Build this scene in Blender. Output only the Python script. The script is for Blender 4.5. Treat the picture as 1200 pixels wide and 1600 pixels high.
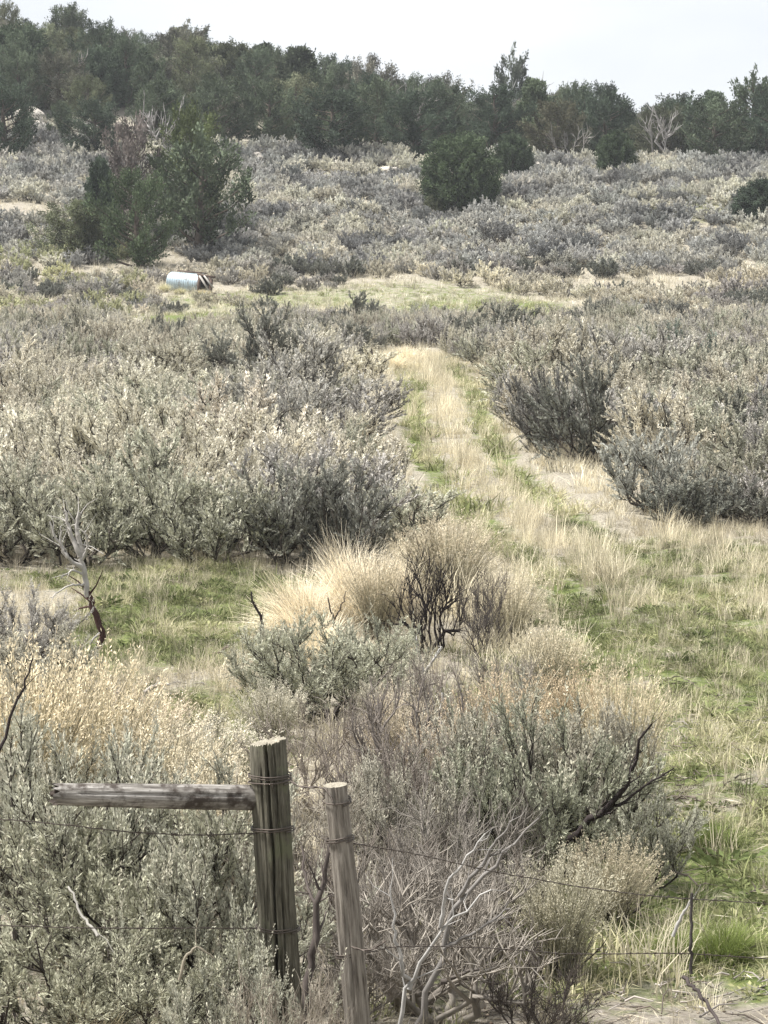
import bpy, math, random
import numpy as np
from mathutils import Vector, Matrix

# ------------------------------------------------------------------ clear
for o in list(bpy.data.objects):
    bpy.data.objects.remove(o, do_unlink=True)
scene = bpy.context.scene
COL = scene.collection

# ------------------------------------------------------------------ camera
F_PX = 3609.0            # focal length in pixels of a 1200 x 1600 picture
HORIZON = 551.0          # picture row of eye level
CAM_Z = 2.6
cam_d = bpy.data.cameras.new('camera')
cam_d.sensor_fit = 'VERTICAL'
cam_d.angle = 2 * math.atan(800 / F_PX)
cam_d.clip_start = 0.1
cam_d.clip_end = 6000
cam = bpy.data.objects.new('camera', cam_d)
COL.objects.link(cam)
cam.location = (0, 0, CAM_Z)
cam.rotation_euler = (math.radians(90) - math.atan((800 - HORIZON) / F_PX), 0, 0)
scene.camera = cam

# ------------------------------------------------------------------ sky and sun
SUN_EL, SUN_AZ = math.radians(60), math.radians(-95)   # azimuth from +Y towards +X
world = bpy.data.worlds.new('World')
scene.world = world
world.use_nodes = True
wn, wl = world.node_tree.nodes, world.node_tree.links
wn.clear()
w_out = wn.new('ShaderNodeOutputWorld')
w_bg = wn.new('ShaderNodeBackground')
w_bg.inputs['Strength'].default_value = 0.1
sky = wn.new('ShaderNodeTexSky')
sky.sky_type = 'NISHITA'
sky.sun_disc = False
sky.sun_elevation = SUN_EL
sky.sun_rotation = SUN_AZ
tc = wn.new('ShaderNodeTexCoord')
mp = wn.new('ShaderNodeMapping')
mp.inputs['Scale'].default_value = (2.2, 2.2, 6.0)
cn = wn.new('ShaderNodeTexNoise')
cn.inputs['Scale'].default_value = 1.6
cn.inputs['Detail'].default_value = 5
cn.inputs['Roughness'].default_value = 0.5
cr = wn.new('ShaderNodeValToRGB')
cr.color_ramp.elements[0].position = 0.34
cr.color_ramp.elements[0].color = (3.0, 3.1, 3.25, 1)
cr.color_ramp.elements[1].position = 0.62
cr.color_ramp.elements[1].color = (3.85, 3.9, 3.98, 1)
mx = wn.new('ShaderNodeMix')
mx.data_type = 'RGBA'
mx.inputs['Factor'].default_value = 0.93
wl.new(tc.outputs['Generated'], mp.inputs['Vector'])
wl.new(mp.outputs['Vector'], cn.inputs['Vector'])
wl.new(cn.outputs['Fac'], cr.inputs['Fac'])
wl.new(sky.outputs['Color'], mx.inputs['A'])
wl.new(cr.outputs['Color'], mx.inputs['B'])
wl.new(mx.outputs['Result'], w_bg.inputs['Color'])
wl.new(w_bg.outputs['Background'], w_out.inputs['Surface'])

sun_d = bpy.data.lights.new('sun', 'SUN')
sun_d.energy = 3.8
sun_d.angle = math.radians(12)
sun_d.color = (1.0, 0.975, 0.94)
sun = bpy.data.objects.new('sun', sun_d)
COL.objects.link(sun)
sv = Vector((math.sin(SUN_AZ) * math.cos(SUN_EL), math.cos(SUN_AZ) * math.cos(SUN_EL), math.sin(SUN_EL)))
sun.rotation_euler = sv.to_track_quat('Z', 'Y').to_euler()
sun.location = (0, 0, 60)

scene.view_settings.view_transform = 'Standard'
scene.view_settings.look = 'None'
scene.view_settings.gamma = 1.0
scene.view_settings.use_curve_mapping = False
scene.view_settings.exposure = 1.4
scene.render.engine = 'CYCLES'
scene.cycles.max_bounces = 5
scene.cycles.diffuse_bounces = 3
scene.cycles.transmission_bounces = 2
scene.cycles.volume_bounces = 0

# ------------------------------------------------------------------ terrain shape
_rs = np.random.RandomState(7)
_ph = _rs.uniform(0, 6.28, (4, 10, 2))
_dr = _rs.uniform(0, 6.28, (4, 10))

def snoise(x, y, wave, k=0):
    """smooth noise in about -1..1 with the given wavelength"""
    s = 0
    for i in range(6):
        f = 2 * math.pi / wave * (0.7 + 0.13 * i)
        a = _dr[k, i]
        s = s + np.sin(f * (x * math.cos(a) + y * math.sin(a)) + _ph[k, i, 0])
    return s / 3.2

_td = np.array([-400, -5, 2.5, 5.5, 8, 14, 20, 26, 31, 36, 50, 62, 75, 90, 104, 115, 130, 150, 175, 200, 225, 260, 330, 800], float)
_tz = np.array([1.0, 1.0, 1.0, 0.15, 0.0, 0.0, 0.05, 0.2, 0.45, 0.76, 1.75, 2.45, 3.1, 3.9, 5.1, 6.9, 10.7, 15.2, 18.9, 21.5, 22.2, 21.5, 15, 12], float)
_gd = np.arange(-400, 800, 0.25)
_gz = np.interp(_gd, _td, _tz)
def _smooth(a, n):
    k = np.hanning(n); k /= k.sum()
    return np.convolve(np.pad(a, n // 2, mode='edge'), k, mode='same')[n // 2: n // 2 + len(a)]
_near, _far = _smooth(_gz, 13), _smooth(_gz, 81)
_w = np.clip((_gd - 20) / 40, 0, 1)
_gz = _near * (1 - _w) + _far * _w

def sstep(a, b, v):
    t = np.clip((v - a) / (b - a), 0, 1)
    return t * t * (3 - 2 * t)

def zf(x, y):
    x = np.asarray(x, float); y = np.asarray(y, float)
    z = np.interp(y, _gd, _gz)
    z = z - np.clip(x, -60, 60) / 33.0 * np.where(x < 0, 6.2, 5.2) * sstep(135, 205, y)
    z = z + 0.05 * snoise(x, y, 3.1, 0) * sstep(6, 12, y)
    z = z + 0.02 * snoise(x, y, 0.9, 1) * sstep(6, 9, y)
    z = z + 0.16 * snoise(x, y, 13, 2) * sstep(40, 70, y)
    z = z + 0.5 * snoise(x, y, 30, 3) * sstep(110, 160, y)
    # little eroded bank at the left under the junipers
    z = z + 0.9 * np.exp(-(((x + 20.5) / 4.0) ** 2)) * sstep(121, 126.5, y) * (1 - sstep(134, 146, y))
    # ruts of the two-track
    c = track_dist(x, y)
    z = z - 0.05 * np.exp(-((np.abs(c) - 0.68) / 0.22) ** 2) * (y < 60) * (y > 8)
    return z

_trk = [(640, 66), (660, 60), (690, 52), (700, 45), (718, 38), (800, 31), (925, 26), (1010, 22.5), (1090, 18.5), (1180, 15), (1290, 12), (1420, 9)]
_ty = np.array([d for p, d in _trk][::-1], float)
_tx = np.array([(p - 600) / F_PX * d for p, d in _trk][::-1], float)
_yy = np.arange(8, 66, 0.25)
_xx = _smooth(np.interp(_yy, _ty, _tx), 25)
def track_dist(x, y):
    return x - np.interp(y, _yy, _xx)

def P(px, d, dz=0.0):
    x = (px - 600) / F_PX * d
    return Vector((x, d, float(zf(x, d)) + dz))

def pix(x, y, z):
    return 600 + x / y * F_PX, HORIZON - (z - CAM_Z) / y * F_PX

# ------------------------------------------------------------------ helpers
def tag(o, label=None, cat=None, group=None, kind=None):
    if label: o['label'] = label
    if cat: o['category'] = cat
    if group: o['group'] = group
    if kind: o['kind'] = kind
    return o

def build_mesh(name, chunks, mats):
    """chunks: list of (verts n*3, faces m*k, material index, tint n)"""
    vs, tint, li, ls, lt, mi = [], [], [], [], [], []
    off = 0; lo = 0
    for V, Fc, m, t in chunks:
        V = np.asarray(V, np.float32); Fc = np.asarray(Fc, np.int32)
        if len(V) == 0 or len(Fc) == 0: continue
        k = Fc.shape[1]
        vs.append(V); tint.append(np.broadcast_to(np.asarray(t, np.float32), (len(V),)))
        li.append((Fc + off).ravel())
        ls.append(lo + np.arange(len(Fc)) * k); lt.append(np.full(len(Fc), k))
        mi.append(np.full(len(Fc), m))
        off += len(V); lo += len(Fc) * k
    me = bpy.data.meshes.new(name)
    V = np.concatenate(vs); L = np.concatenate(li)
    me.vertices.add(len(V)); me.vertices.foreach_set('co', V.ravel())
    me.loops.add(len(L)); me.loops.foreach_set('vertex_index', L.astype(np.int32))
    S = np.concatenate(ls).astype(np.int32); T = np.concatenate(lt).astype(np.int32)
    me.polygons.add(len(S)); me.polygons.foreach_set('loop_start', S); me.polygons.foreach_set('loop_total', T)
    me.polygons.foreach_set('material_index', np.concatenate(mi).astype(np.int32))
    a = me.attributes.new('tint', 'FLOAT', 'POINT')
    a.data.foreach_set('value', np.concatenate(tint))
    for m in mats: me.materials.append(m)
    me.update(calc_edges=True)
    return me

def smooth(me):
    me.polygons.foreach_set('use_smooth', [True] * len(me.polygons)); me.update(); return me

def link(name, me, parent=None, loc=None, rot=None, scale=None, color=None):
    o = bpy.data.objects.new(name, me); COL.objects.link(o)
    if parent: o.parent = parent
    if loc is not None: o.location = loc
    if rot is not None: o.rotation_euler = rot
    if scale is not None: o.scale = scale
    if color is not None: o.color = (*color, 1)
    return o

def tube(pts, radii, sides=5, cap=True, rough=0, rng=None):
    """tapered tube through pts -> (V, F4)"""
    pts = np.asarray(pts, float); n = len(pts)
    tan = np.gradient(pts, axis=0); tan /= np.linalg.norm(tan, axis=1, keepdims=True) + 1e-9
    ref = np.array([1., 0, 0]) if abs(tan[0][0]) < 0.8 else np.array([0, 1., 0])
    u = np.cross(tan, ref); u /= np.linalg.norm(u, axis=1, keepdims=True) + 1e-9
    v = np.cross(tan, u)
    a = np.arange(sides) / sides * 2 * math.pi
    r = np.asarray(radii, float)[:, None, None]
    ring = (np.cos(a)[None, :, None] * u[:, None, :] + np.sin(a)[None, :, None] * v[:, None, :]) * r
    if rough: ring = ring * (1 + rng.uniform(-rough, rough, (n, sides, 1)))
    V = (pts[:, None, :] + ring).reshape(-1, 3)
    i = np.arange(n - 1)[:, None] * sides; j = np.arange(sides)[None, :]; j2 = (j + 1) % sides
    Fq = np.stack([i + j, i + j2, i + sides + j2, i + sides + j], -1).reshape(-1, 4)
    if cap:
        V = np.vstack([V, pts[0:1], pts[-1:]])
        b, t = n * sides, n * sides + 1
        jj = np.arange(sides); jn = (jj + 1) % sides
        c1 = np.stack([np.full(sides, b), jn, jj, jj], -1)
        # caps as degenerate-free triangles are appended separately by tube_chunks
        return V, Fq, np.stack([np.full(sides, b), jn, jj], -1), np.stack([np.full(sides, t), (n - 1) * sides + jj, (n - 1) * sides + jn], -1)
    return V, Fq, None, None

def tube_chunks(pts, radii, sides=5, m=0, tint=0.5, cap=False, rough=0, rng=None):
    V, Fq, c1, c2 = tube(pts, radii, sides, cap, rough, rng)
    out = [(V, Fq, m, tint)]
    if cap:
        # share vertices: a second chunk with the same coordinates for the caps
        out.append((V, np.vstack([c1, c2]), m, tint))
    return out

def rnd_unit(rng, n):
    v = rng.normal(size=(n, 3)); return v / np.linalg.norm(v, axis=1, keepdims=True)

def norm(v):
    return v / (np.linalg.norm(v, axis=-1, keepdims=True) + 1e-9)

def leaves(rng, base, dirs, length, width, tri=False):
    """leaf faces from base along dirs; arrays n*3, n"""
    n = len(base)
    dirs = norm(dirs)
    side = norm(np.cross(dirs, rnd_unit(rng, n)))
    l = np.broadcast_to(length, (n,))[:, None]; w = np.broadcast_to(width, (n,))[:, None]
    tip = base + dirs * l
    if tri:
        mid = base
        V = np.stack([mid - side * w * 0.5, mid + side * w * 0.5, tip], 1).reshape(-1, 3)
        return V, np.arange(n * 3).reshape(-1, 3)
    mid = base + dirs * l * 0.55
    V = np.stack([base, mid - side * w * 0.5, tip, mid + side * w * 0.5], 1).reshape(-1, 3)
    return V, np.arange(n * 4).reshape(-1, 4)

# ------------------------------------------------------------------ materials
def base_mat(name):
    m = bpy.data.materials.new(name); m.use_nodes = True
    n, l = m.node_tree.nodes, m.node_tree.links
    n.clear()
    out = n.new('ShaderNodeOutputMaterial')
    return m, n, l, out

def mathn(n, l, op, a, b=None):
    x = n.new('ShaderNodeMath'); x.operation = op
    for i, v in ((0, a), (1, b)):
        if v is None: continue
        if hasattr(v, 'links'): l.new(v, x.inputs[i])
        else: x.inputs[i].default_value = v
    return x.outputs[0]

def mixc(n, l, fac, a, b, mode='MIX'):
    x = n.new('ShaderNodeMix'); x.data_type = 'RGBA'; x.blend_type = mode
    for key, v in (('Factor', fac), ('A', a), ('B', b)):
        if hasattr(v, 'links'): l.new(v, x.inputs[key])
        elif key == 'Factor': x.inputs[key].default_value = v
        else: x.inputs[key].default_value = (*v, 1) if len(v) == 3 else v
    return x.outputs['Result']

def leaf_mat(name, src='OBJECT', color=None, spread=0.5, transl=0.25, rough=0.7, alt=None, altfac=0.0):
    """foliage: colour from the object's own colour, an instance's colour or fixed; 'tint' gives leaf-to-leaf spread"""
    m, n, l, out = base_mat(name)
    if src == 'OBJECT':
        c = n.new('ShaderNodeObjectInfo').outputs['Color']
    elif src == 'INST':
        a = n.new('ShaderNodeAttribute'); a.attribute_type = 'INSTANCER'; a.attribute_name = 'icol'
        c = a.outputs['Color']
    else:
        r = n.new('ShaderNodeRGB'); r.outputs[0].default_value = (*color, 1); c = r.outputs[0]
    t = n.new('ShaderNodeAttribute'); t.attribute_name = 'tint'
    tf = t.outputs['Fac']
    k = mathn(n, l, 'ADD', mathn(n, l, 'MULTIPLY', tf, 2 * spread), 1 - spread)
    cc = n.new('ShaderNodeCombineColor')
    for i in range(3): l.new(k, cc.inputs[i])
    c = mixc(n, l, 1.0, c, cc.outputs[0], 'MULTIPLY')
    if alt:
        f = mathn(n, l, 'FRACT', mathn(n, l, 'MULTIPLY', tf, 7.31))
        f = mathn(n, l, 'LESS_THAN', f, altfac)
        c = mixc(n, l, f, c, alt)
    p = n.new('ShaderNodeBsdfDiffuse')
    l.new(c, p.inputs['Color'])
    tr = n.new('ShaderNodeBsdfTranslucent'); l.new(c, tr.inputs['Color'])
    ms = n.new('ShaderNodeMixShader'); ms.inputs[0].default_value = transl
    l.new(p.outputs[0], ms.inputs[1]); l.new(tr.outputs[0], ms.inputs[2])
    l.new(ms.outputs[0], out.inputs['Surface'])
    return m

def bark_mat(name, c1, c2, scale=14, src=None):
    m, n, l, out = base_mat(name)
    tcn = n.new('ShaderNodeTexCoord')
    nz = n.new('ShaderNodeTexNoise'); nz.inputs['Scale'].default_value = scale; nz.inputs['Detail'].default_value = 4
    l.new(tcn.outputs['Object'], nz.inputs['Vector'])
    t = n.new('ShaderNodeAttribute'); t.attribute_name = 'tint'
    f = mathn(n, l, 'ADD', mathn(n, l, 'MULTIPLY', nz.outputs['Fac'], 1.4), mathn(n, l, 'SUBTRACT', t.outputs['Fac'], 0.95))
    f2 = n.new('ShaderNodeClamp'); l.new(f, f2.inputs[0])
    c = mixc(n, l, f2.outputs[0], c1, c2)
    if src == 'OBJECT':
        c = mixc(n, l, 1.0, c, n.new('ShaderNodeObjectInfo').outputs['Color'], 'MULTIPLY')
    p = n.new('ShaderNodeBsdfDiffuse')
    l.new(c, p.inputs['Color'])
    l.new(p.outputs[0], out.inputs['Surface'])
    return m

M = {}
M['sage'] = leaf_mat('sage_leaf', 'OBJECT', spread=0.36, transl=0.2)
M['sage_i'] = leaf_mat('sage_leaf_scattered', 'INST', spread=0.38, transl=0.2)
M['seed'] = leaf_mat('dry_seed_head', 'FIX', (0.56, 0.525, 0.43), spread=0.35, transl=0.3)
M['straw'] = leaf_mat('straw_stalk', 'OBJECT', spread=0.5, transl=0.3)
M['straw_i'] = leaf_mat('straw_blade_scattered', 'INST', spread=0.4, transl=0.3)
M['green_i'] = leaf_mat('green_blade_scattered', 'INST', spread=0.45, transl=0.35)
M['bark'] = bark_mat('sage_bark', (0.035, 0.030, 0.026), (0.16, 0.14, 0.12))
M['dead'] = bark_mat('dead_twig', (0.55, 0.55, 0.55), (1, 1, 1), src='OBJECT')
M['jun'] = leaf_mat('juniper_scale', 'OBJECT', spread=0.75, transl=0.12)
M['jbark'] = bark_mat('juniper_bark', (0.07, 0.055, 0.045), (0.22, 0.19, 0.16), 6)

# ------------------------------------------------------------------ ground
def zone(cx, cd, rx, rd, x, y):
    """soft ellipse, given by picture column, distance and size in metres"""
    X = (cx - 600) / F_PX * cd
    return np.clip(1.6 - 1.6 * (((x - X) / rx) ** 2 + ((y - cd) / rd) ** 2), 0, 1)

def green_mask(x, y):
    td = np.abs(track_dist(x, y))
    g = np.exp(-((td - 0.64) / 0.26) ** 2) * (y > 13) * (y < 62) * np.where(y > 28, 0.88, 0.95)
    g = np.maximum(g, sstep(2.3, 1.3, td) * sstep(22, 17, y) * (y > 8) * 0.8)
    g = np.maximum(g, zone(1180, 16, 1.9, 8, x, y) * 0.75)
    g = np.maximum(g, zone(1150, 24, 2.2, 5, x, y) * 0.6)
    g = np.maximum(g, np.clip(zone(275, 21.8, 1.15, 4.6, x, y) + zone(250, 24.6, 2.2, 1.7, x, y) * 0.7, 0, 1))
    g = np.maximum(g, zone(300, 15.6, 0.8, 2.2, x, y) * 0.8)
    g = np.maximum(g, zone(740, 96, 4.6, 10, x, y) * 0.75)
    g = np.maximum(g, zone(830, 95, 1.6, 3, x, y) * 1.0)
    g = np.maximum(g, zone(310, 85, 3.0, 10, x, y) * 0.9)
    g = np.maximum(g, zone(440, 100, 6, 7, x, y) * 0.6)
    g = np.maximum(g, zone(600, 104, 8, 5, x, y) * 0.45)
    g = np.maximum(g, zone(1080, 129, 5, 5, x, y) * 0.5)
    return np.clip(g * (1 - 0.9 * bare_mask(x, y)), 0, 1)

def open_mask(x, y):
    """1 where no shrubs stand"""
    td = np.abs(track_dist(x, y))
    tdd = track_dist(x, y); o = (tdd > -1.95) & (tdd < 1.35) & (y < 60)
    o |= (y < 28.6) & (x > 0.02 * y)
    o |= y < 26.9
    for c in ((740, 94, 5.0, 12), (870, 33.5, 1.1, 3.6), (310, 84, 3.0, 11), (520, 92, 3.0, 6), (325, 103, 2.6, 4.5), (470, 101, 4.0, 4.2), (620, 106, 3, 3), (1000, 107, 4.5, 2.6), (640, 63, 1.3, 5),
              (500, 97, 2.5, 3), (10, 126, 2.2, 2.0), (240, 113, 3.0, 3.5), (1080, 129, 2.4, 1.6)):
        o |= zone(*c, x, y) > 0
    return o

def bare_mask(x, y):
    b = zone(10, 125.5, 2.0, 1.8, x, y) * 0.8
    b = np.maximum(b, zone(1050, 8.5, 1.25, 0.95, x, y) * 0.8)
    b = np.maximum(b, zone(760, 8.9, 0.35, 0.5, x, y) * 0.8)
    b = np.maximum(b, zone(1090, 13.5, 0.35, 0.8, x, y) * 0.5)
    b = np.maximum(b, np.clip(snoise(x, y, 1.1, 3) * 1.5 - 0.7, 0, 0.8) * zone(1150, 15, 2.2, 9, x, y))
    b = np.maximum(b, zone(640, 147, 9, 3, x, y) * 0.8)
    
    return b

def axis(parts):
    out = []
    for a, b, s in parts: out.extend(np.arange(a, b, s))
    return np.array(out + [parts[-1][1]])
gx = axis([(-400, -200, 50), (-200, -60, 10), (-60, -14, 2), (-14, -6, 0.5), (-6, 6, 0.16), (6, 14, 0.5), (14, 60, 2), (60, 200, 10), (200, 400, 50)])
gy = axis([(-160, -40, 30), (-40, 0, 4), (0, 6, 0.5), (6, 32, 0.18), (32, 70, 0.5), (70, 230, 1.5), (230, 330, 6), (330, 700, 37)])
GX, GY = np.meshgrid(gx, gy)
GZ = zf(GX, GY)
nx, ny = len(gx), len(gy)
V = np.stack([GX.ravel(), GY.ravel(), GZ.ravel()], 1)
ii = (np.arange(ny - 1)[:, None] * nx + np.arange(nx - 1)[None, :]).ravel()
Fc = np.stack([ii, ii + 1, ii + nx + 1, ii + nx], 1)

m, n, l, out = base_mat('ground_soil')
tcn = n.new('ShaderNodeTexCoord')
def noise(sc, det=5, rough=0.6):
    q = n.new('ShaderNodeTexNoise'); q.inputs['Scale'].default_value = sc; q.inputs['Detail'].default_value = det
    q.inputs['Roughness'].default_value = rough; l.new(tcn.outputs['Object'], q.inputs['Vector']); return q.outputs['Fac']
def ramp(f, stops):
    q = n.new('ShaderNodeValToRGB'); e = q.color_ramp.elements
    while len(e) < len(stops): e.new(0.5)
    for i, (p_, c_) in enumerate(stops): e[i].position = p_; e[i].color = (*c_, 1)
    l.new(f, q.inputs['Fac']); return q.outputs['Color']
litter = ramp(noise(30, 8, 0.75), [(0.3, (0.11, 0.098, 0.08)), (0.48, (0.26, 0.235, 0.19)), (0.62, (0.42, 0.385, 0.31)), (0.75, (0.55, 0.51, 0.42))])
soil = ramp(noise(9, 8, 0.7), [(0.3, (0.17, 0.147, 0.12)), (0.55, (0.29, 0.26, 0.215)), (0.75, (0.42, 0.39, 0.34))])
grassc = ramp(noise(16, 8, 0.75), [(0.3, (0.045, 0.062, 0.022)), (0.5, (0.12, 0.15, 0.05)), (0.68, (0.24, 0.25, 0.10)), (0.8, (0.38, 0.33, 0.19))])
at_g = n.new('ShaderNodeAttribute'); at_g.attribute_name = 'green'
at_b = n.new('ShaderNodeAttribute'); at_b.attribute_name = 'bare'
def thr(a, f, k=3.2):
    c = n.new('ShaderNodeClamp'); l.new(mathn(n, l, 'ADD', mathn(n, l, 'MULTIPLY', mathn(n, l, 'SUBTRACT', f, 0.5), k), mathn(n, l, 'SUBTRACT', mathn(n, l, 'MULTIPLY', a, 2.2), 0.6)), c.inputs[0]); return c.outputs[0]
c = mixc(n, l, thr(at_b.outputs['Fac'], noise(3.0)), litter, soil)
c = mixc(n, l, thr(at_g.outputs['Fac'], noise(3.4, 8, 0.7), 5.0), c, grassc)
p = n.new('ShaderNodeBsdfPrincipled'); p.inputs['Roughness'].default_value = 0.95; p.inputs['Specular IOR Level'].default_value = 0.1
l.new(c, p.inputs['Base Color'])
b = n.new('ShaderNodeBump'); b.inputs['Strength'].default_value = 0.8; b.inputs['Distance'].default_value = 0.04
l.new(noise(22, 9, 0.75), b.inputs['Height']); l.new(b.outputs[0], p.inputs['Normal'])
l.new(p.outputs[0], out.inputs['Surface'])
gme = smooth(build_mesh('ground', [(V, Fc, 0, 0.5)], [m]))
for nm, fn in (('green', green_mask), ('bare', bare_mask)):
    a = gme.attributes.new(nm, 'FLOAT', 'POINT'); a.data.foreach_set('value', fn(V[:, 0], V[:, 1]).astype(np.float32))
tag(link('ground', gme), kind='structure')

# ------------------------------------------------------------------ shrub generator
def grow(rng, H, R, nmain, nsub, ntwig, flat=0.75, gnarl=0.06, stem_r=0.016, start=0.3, twig_len=0.16, lean=(0, 0)):
    """woody skeleton -> (list of (points, radii, level)), twig bases, twig dirs, twig lengths"""
    lines, tb, td, tl = [], [], [], []
    for i in range(nmain):
        az = (i + rng.uniform(-0.4, 0.4)) / nmain * 2 * math.pi
        q = math.sqrt(rng.uniform(0.02, 1))
        hgt = H * (0.98 - (1 - flat) * q * q) * rng.uniform(0.78, 1.0)
        tip = np.array([math.cos(az) * R * q * 0.9 + lean[0], math.sin(az) * R * q * 0.9 + lean[1], hgt * 0.86])
        k = 6
        t = np.linspace(0, 1, k)[:, None]
        horiz = np.array([tip[0], tip[1], 0]); b0 = np.array([math.cos(az), math.sin(az), 0]) * 0.05
        pts = b0 + horiz * (t ** 0.75) + np.array([0, 0, tip[2]]) * (t ** 1.25)
        pts[1:] += rng.normal(0, gnarl * H, (k - 1, 3)) * np.array([1, 1, 0.5])
        r0 = stem_r * rng.uniform(0.7, 1.2)
        rad = r0 * (1 - 0.8 * t[:, 0])
        pts[0, 2] = -0.03
        lines.append((pts, rad, 0))
        for j in range(nsub):
            s = rng.uniform(start, 1.0) * (k - 1.001); a = int(s); f = s - a
            p0 = pts[a] * (1 - f) + pts[a + 1] * f
            tan = norm(pts[a + 1] - pts[a])
            outv = norm(np.array([p0[0] - lean[0] * .5, p0[1] - lean[1] * .5, 0]) + rng.normal(0, 0.05, 3))
            d = norm(tan * 0.8 + outv * rng.uniform(-0.2, 0.7) + rng.normal(0, 0.45, 3) + np.array([0, 0, 0.35]))
            ln = H * rng.uniform(0.16, 0.34) * (1.1 - 0.4 * s / (k - 1))
            tt = np.linspace(0, 1, 4)[:, None]
            sp = p0 + d * ln * tt + np.array([0, 0, 0.22 * ln]) * tt ** 2 + rng.normal(0, gnarl * 0.35 * H, (4, 3)) * tt
            sr = r0 * 0.42 * (1 - 0.75 * tt[:, 0])
            lines.append((sp, sr, 1))
            for w in range(ntwig):
                s2 = rng.uniform(0.15, 1.0) * 2.999; a2 = int(s2); f2 = s2 - a2
                q0 = sp[a2] * (1 - f2) + sp[a2 + 1] * f2
                dd = norm(norm(sp[a2 + 1] - sp[a2]) * 0.8 + rng.normal(0, 0.42, 3) + np.array([0, 0, 0.45]))
                L = twig_len * rng.uniform(0.6, 1.3)
                tb.append(q0); td.append(dd); tl.append(L)
    return lines, np.array(tb), np.array(td), np.array(tl)

def stems_chunks(lines, tb, td, tl, m=0, sides=(5, 4), twig_r=0.0022, twig_sides=3, rng=None, twigs=True):
    out = []
    for pts, rad, lev in lines:
        out += tube_chunks(pts, rad, sides[min(lev, 1)], m, rng.uniform(0.2, 0.8), rough=0.15, rng=rng)
    if twigs:
        for i in range(len(tb)):
            e = tb[i] + td[i] * tl[i]
            mid = (tb[i] + e) / 2 + rng.normal(0, 0.06 * tl[i], 3)
            out += tube_chunks([tb[i], mid, e], [twig_r * 1.3, twig_r, twig_r * 0.4], twig_sides, m, rng.uniform(0.3, 1.0))
    return out

def plume_leaves(rng, tb, td, tl, per, ll, lw, m=0, tri=False, spread=0.75, tint_twig=0.78):
    n = len(tb); idx = np.repeat(np.arange(n), per)
    t = rng.uniform(0.05, 1.0, len(idx))
    base = tb[idx] + td[idx] * (tl[idx] * t)[:, None] + rng.normal(0, 0.004, (len(idx), 3))
    rad = norm(np.cross(td[idx], rnd_unit(rng, len(idx))))
    d = td[idx] * (0.55 + 0.5 * t)[:, None] + rad * spread * (1.1 - 0.55 * t)[:, None]
    L = ll * rng.uniform(0.6, 1.25, len(idx)); W = lw * rng.uniform(0.7, 1.3, len(idx))
    V, Fq = leaves(rng, base, d, L, W, tri)
    tw = rng.uniform(0, 1, n)[idx] * tint_twig + rng.uniform(0, 1, len(idx)) * (1 - tint_twig)
    return (V, Fq, m, np.repeat(tw, 3 if tri else 4))

def seed_spikes(rng, tb, td, tl, frac, ln, per, sz, m=0, stalk_m=None, minz=0.0, up=0.75):
    """upright dry flower stalks above the twigs with small chaffy heads"""
    pick = np.where((rng.uniform(0, 1, len(tb)) < frac) & (tb[:, 2] > minz))[0]
    out = []
    for i in pick:
        b = tb[i] + td[i] * tl[i] * 0.7
        d = norm(td[i] * (1 - up) + np.array([0, 0, up]) + rng.normal(0, 0.13, 3))
        L = ln * rng.uniform(0.5, 1.25)
        tn = rng.uniform(0, 1)
        if stalk_m is not None:
            out += tube_chunks([b, b + d * L * 0.5 + rng.normal(0, 0.01, 3), b + d * L], [sz * .09, sz * .07, sz * .03], 3, stalk_m, tn)
        n = per
        t = rng.uniform(0.3, 1.0, n)
        bb = b + d * (L * t)[:, None] + rng.normal(0, sz * 0.18, (n, 3))
        dd = d + rng.normal(0, 0.45, (n, 3))
        V, Fq = leaves(rng, bb, dd, sz * rng.uniform(0.6, 1.2, n), sz * 0.42, False)
        out.append((V, Fq, m, np.clip(tn * 0.6 + np.repeat(rng.uniform(0, 0.4, n), 4), 0, 1)))
    return out

# prototypes: dict kind -> list of dicts of part meshes, unit size H = 1, R = 0.5*W ; built at real size then scaled
def proto_sage(name, seed, H, R, near, seedy):
    rng = np.random.RandomState(seed)
    if near:
        lines, tb, td, tl = grow(rng, H, R, 12, 10, 7, flat=0.6, gnarl=0.045, stem_r=0.014, start=0.15, twig_len=0.13)
        st = stems_chunks(lines, tb, td, tl, rng=rng)
        fo = [plume_leaves(rng, tb, td, tl, 34, 0.027, 0.0075)]
        sd = seed_spikes(rng, tb, td, tl, seedy, 0.17, 14, 0.022, minz=H * 0.45)
    else:
        lines, tb, td, tl = grow(rng, H, R, 10, 9, 5, flat=0.5, gnarl=0.05, stem_r=0.020, start=0.1, twig_len=0.2)
        st = stems_chunks(lines, tb, td, tl, rng=rng, twig_r=0.004)
        fo = [plume_leaves(rng, tb, td, tl, 32, 0.048, 0.0155, spread=0.55)]
        sd = seed_spikes(rng, tb, td, tl, seedy * 0.8, 0.24, 18, 0.03, minz=H * 0.45)
    d = {'stems': build_mesh(name + '_stems', st, [M['bark']]), 'foliage': build_mesh(name + '_foliage', fo, [M['sage']])}
    if sd: d['seed_heads'] = build_mesh(name + '_seed', sd, [M['straw']])
    d['_raw'] = (st, fo, sd); d['H'] = H; d['R'] = R
    return d

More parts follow.
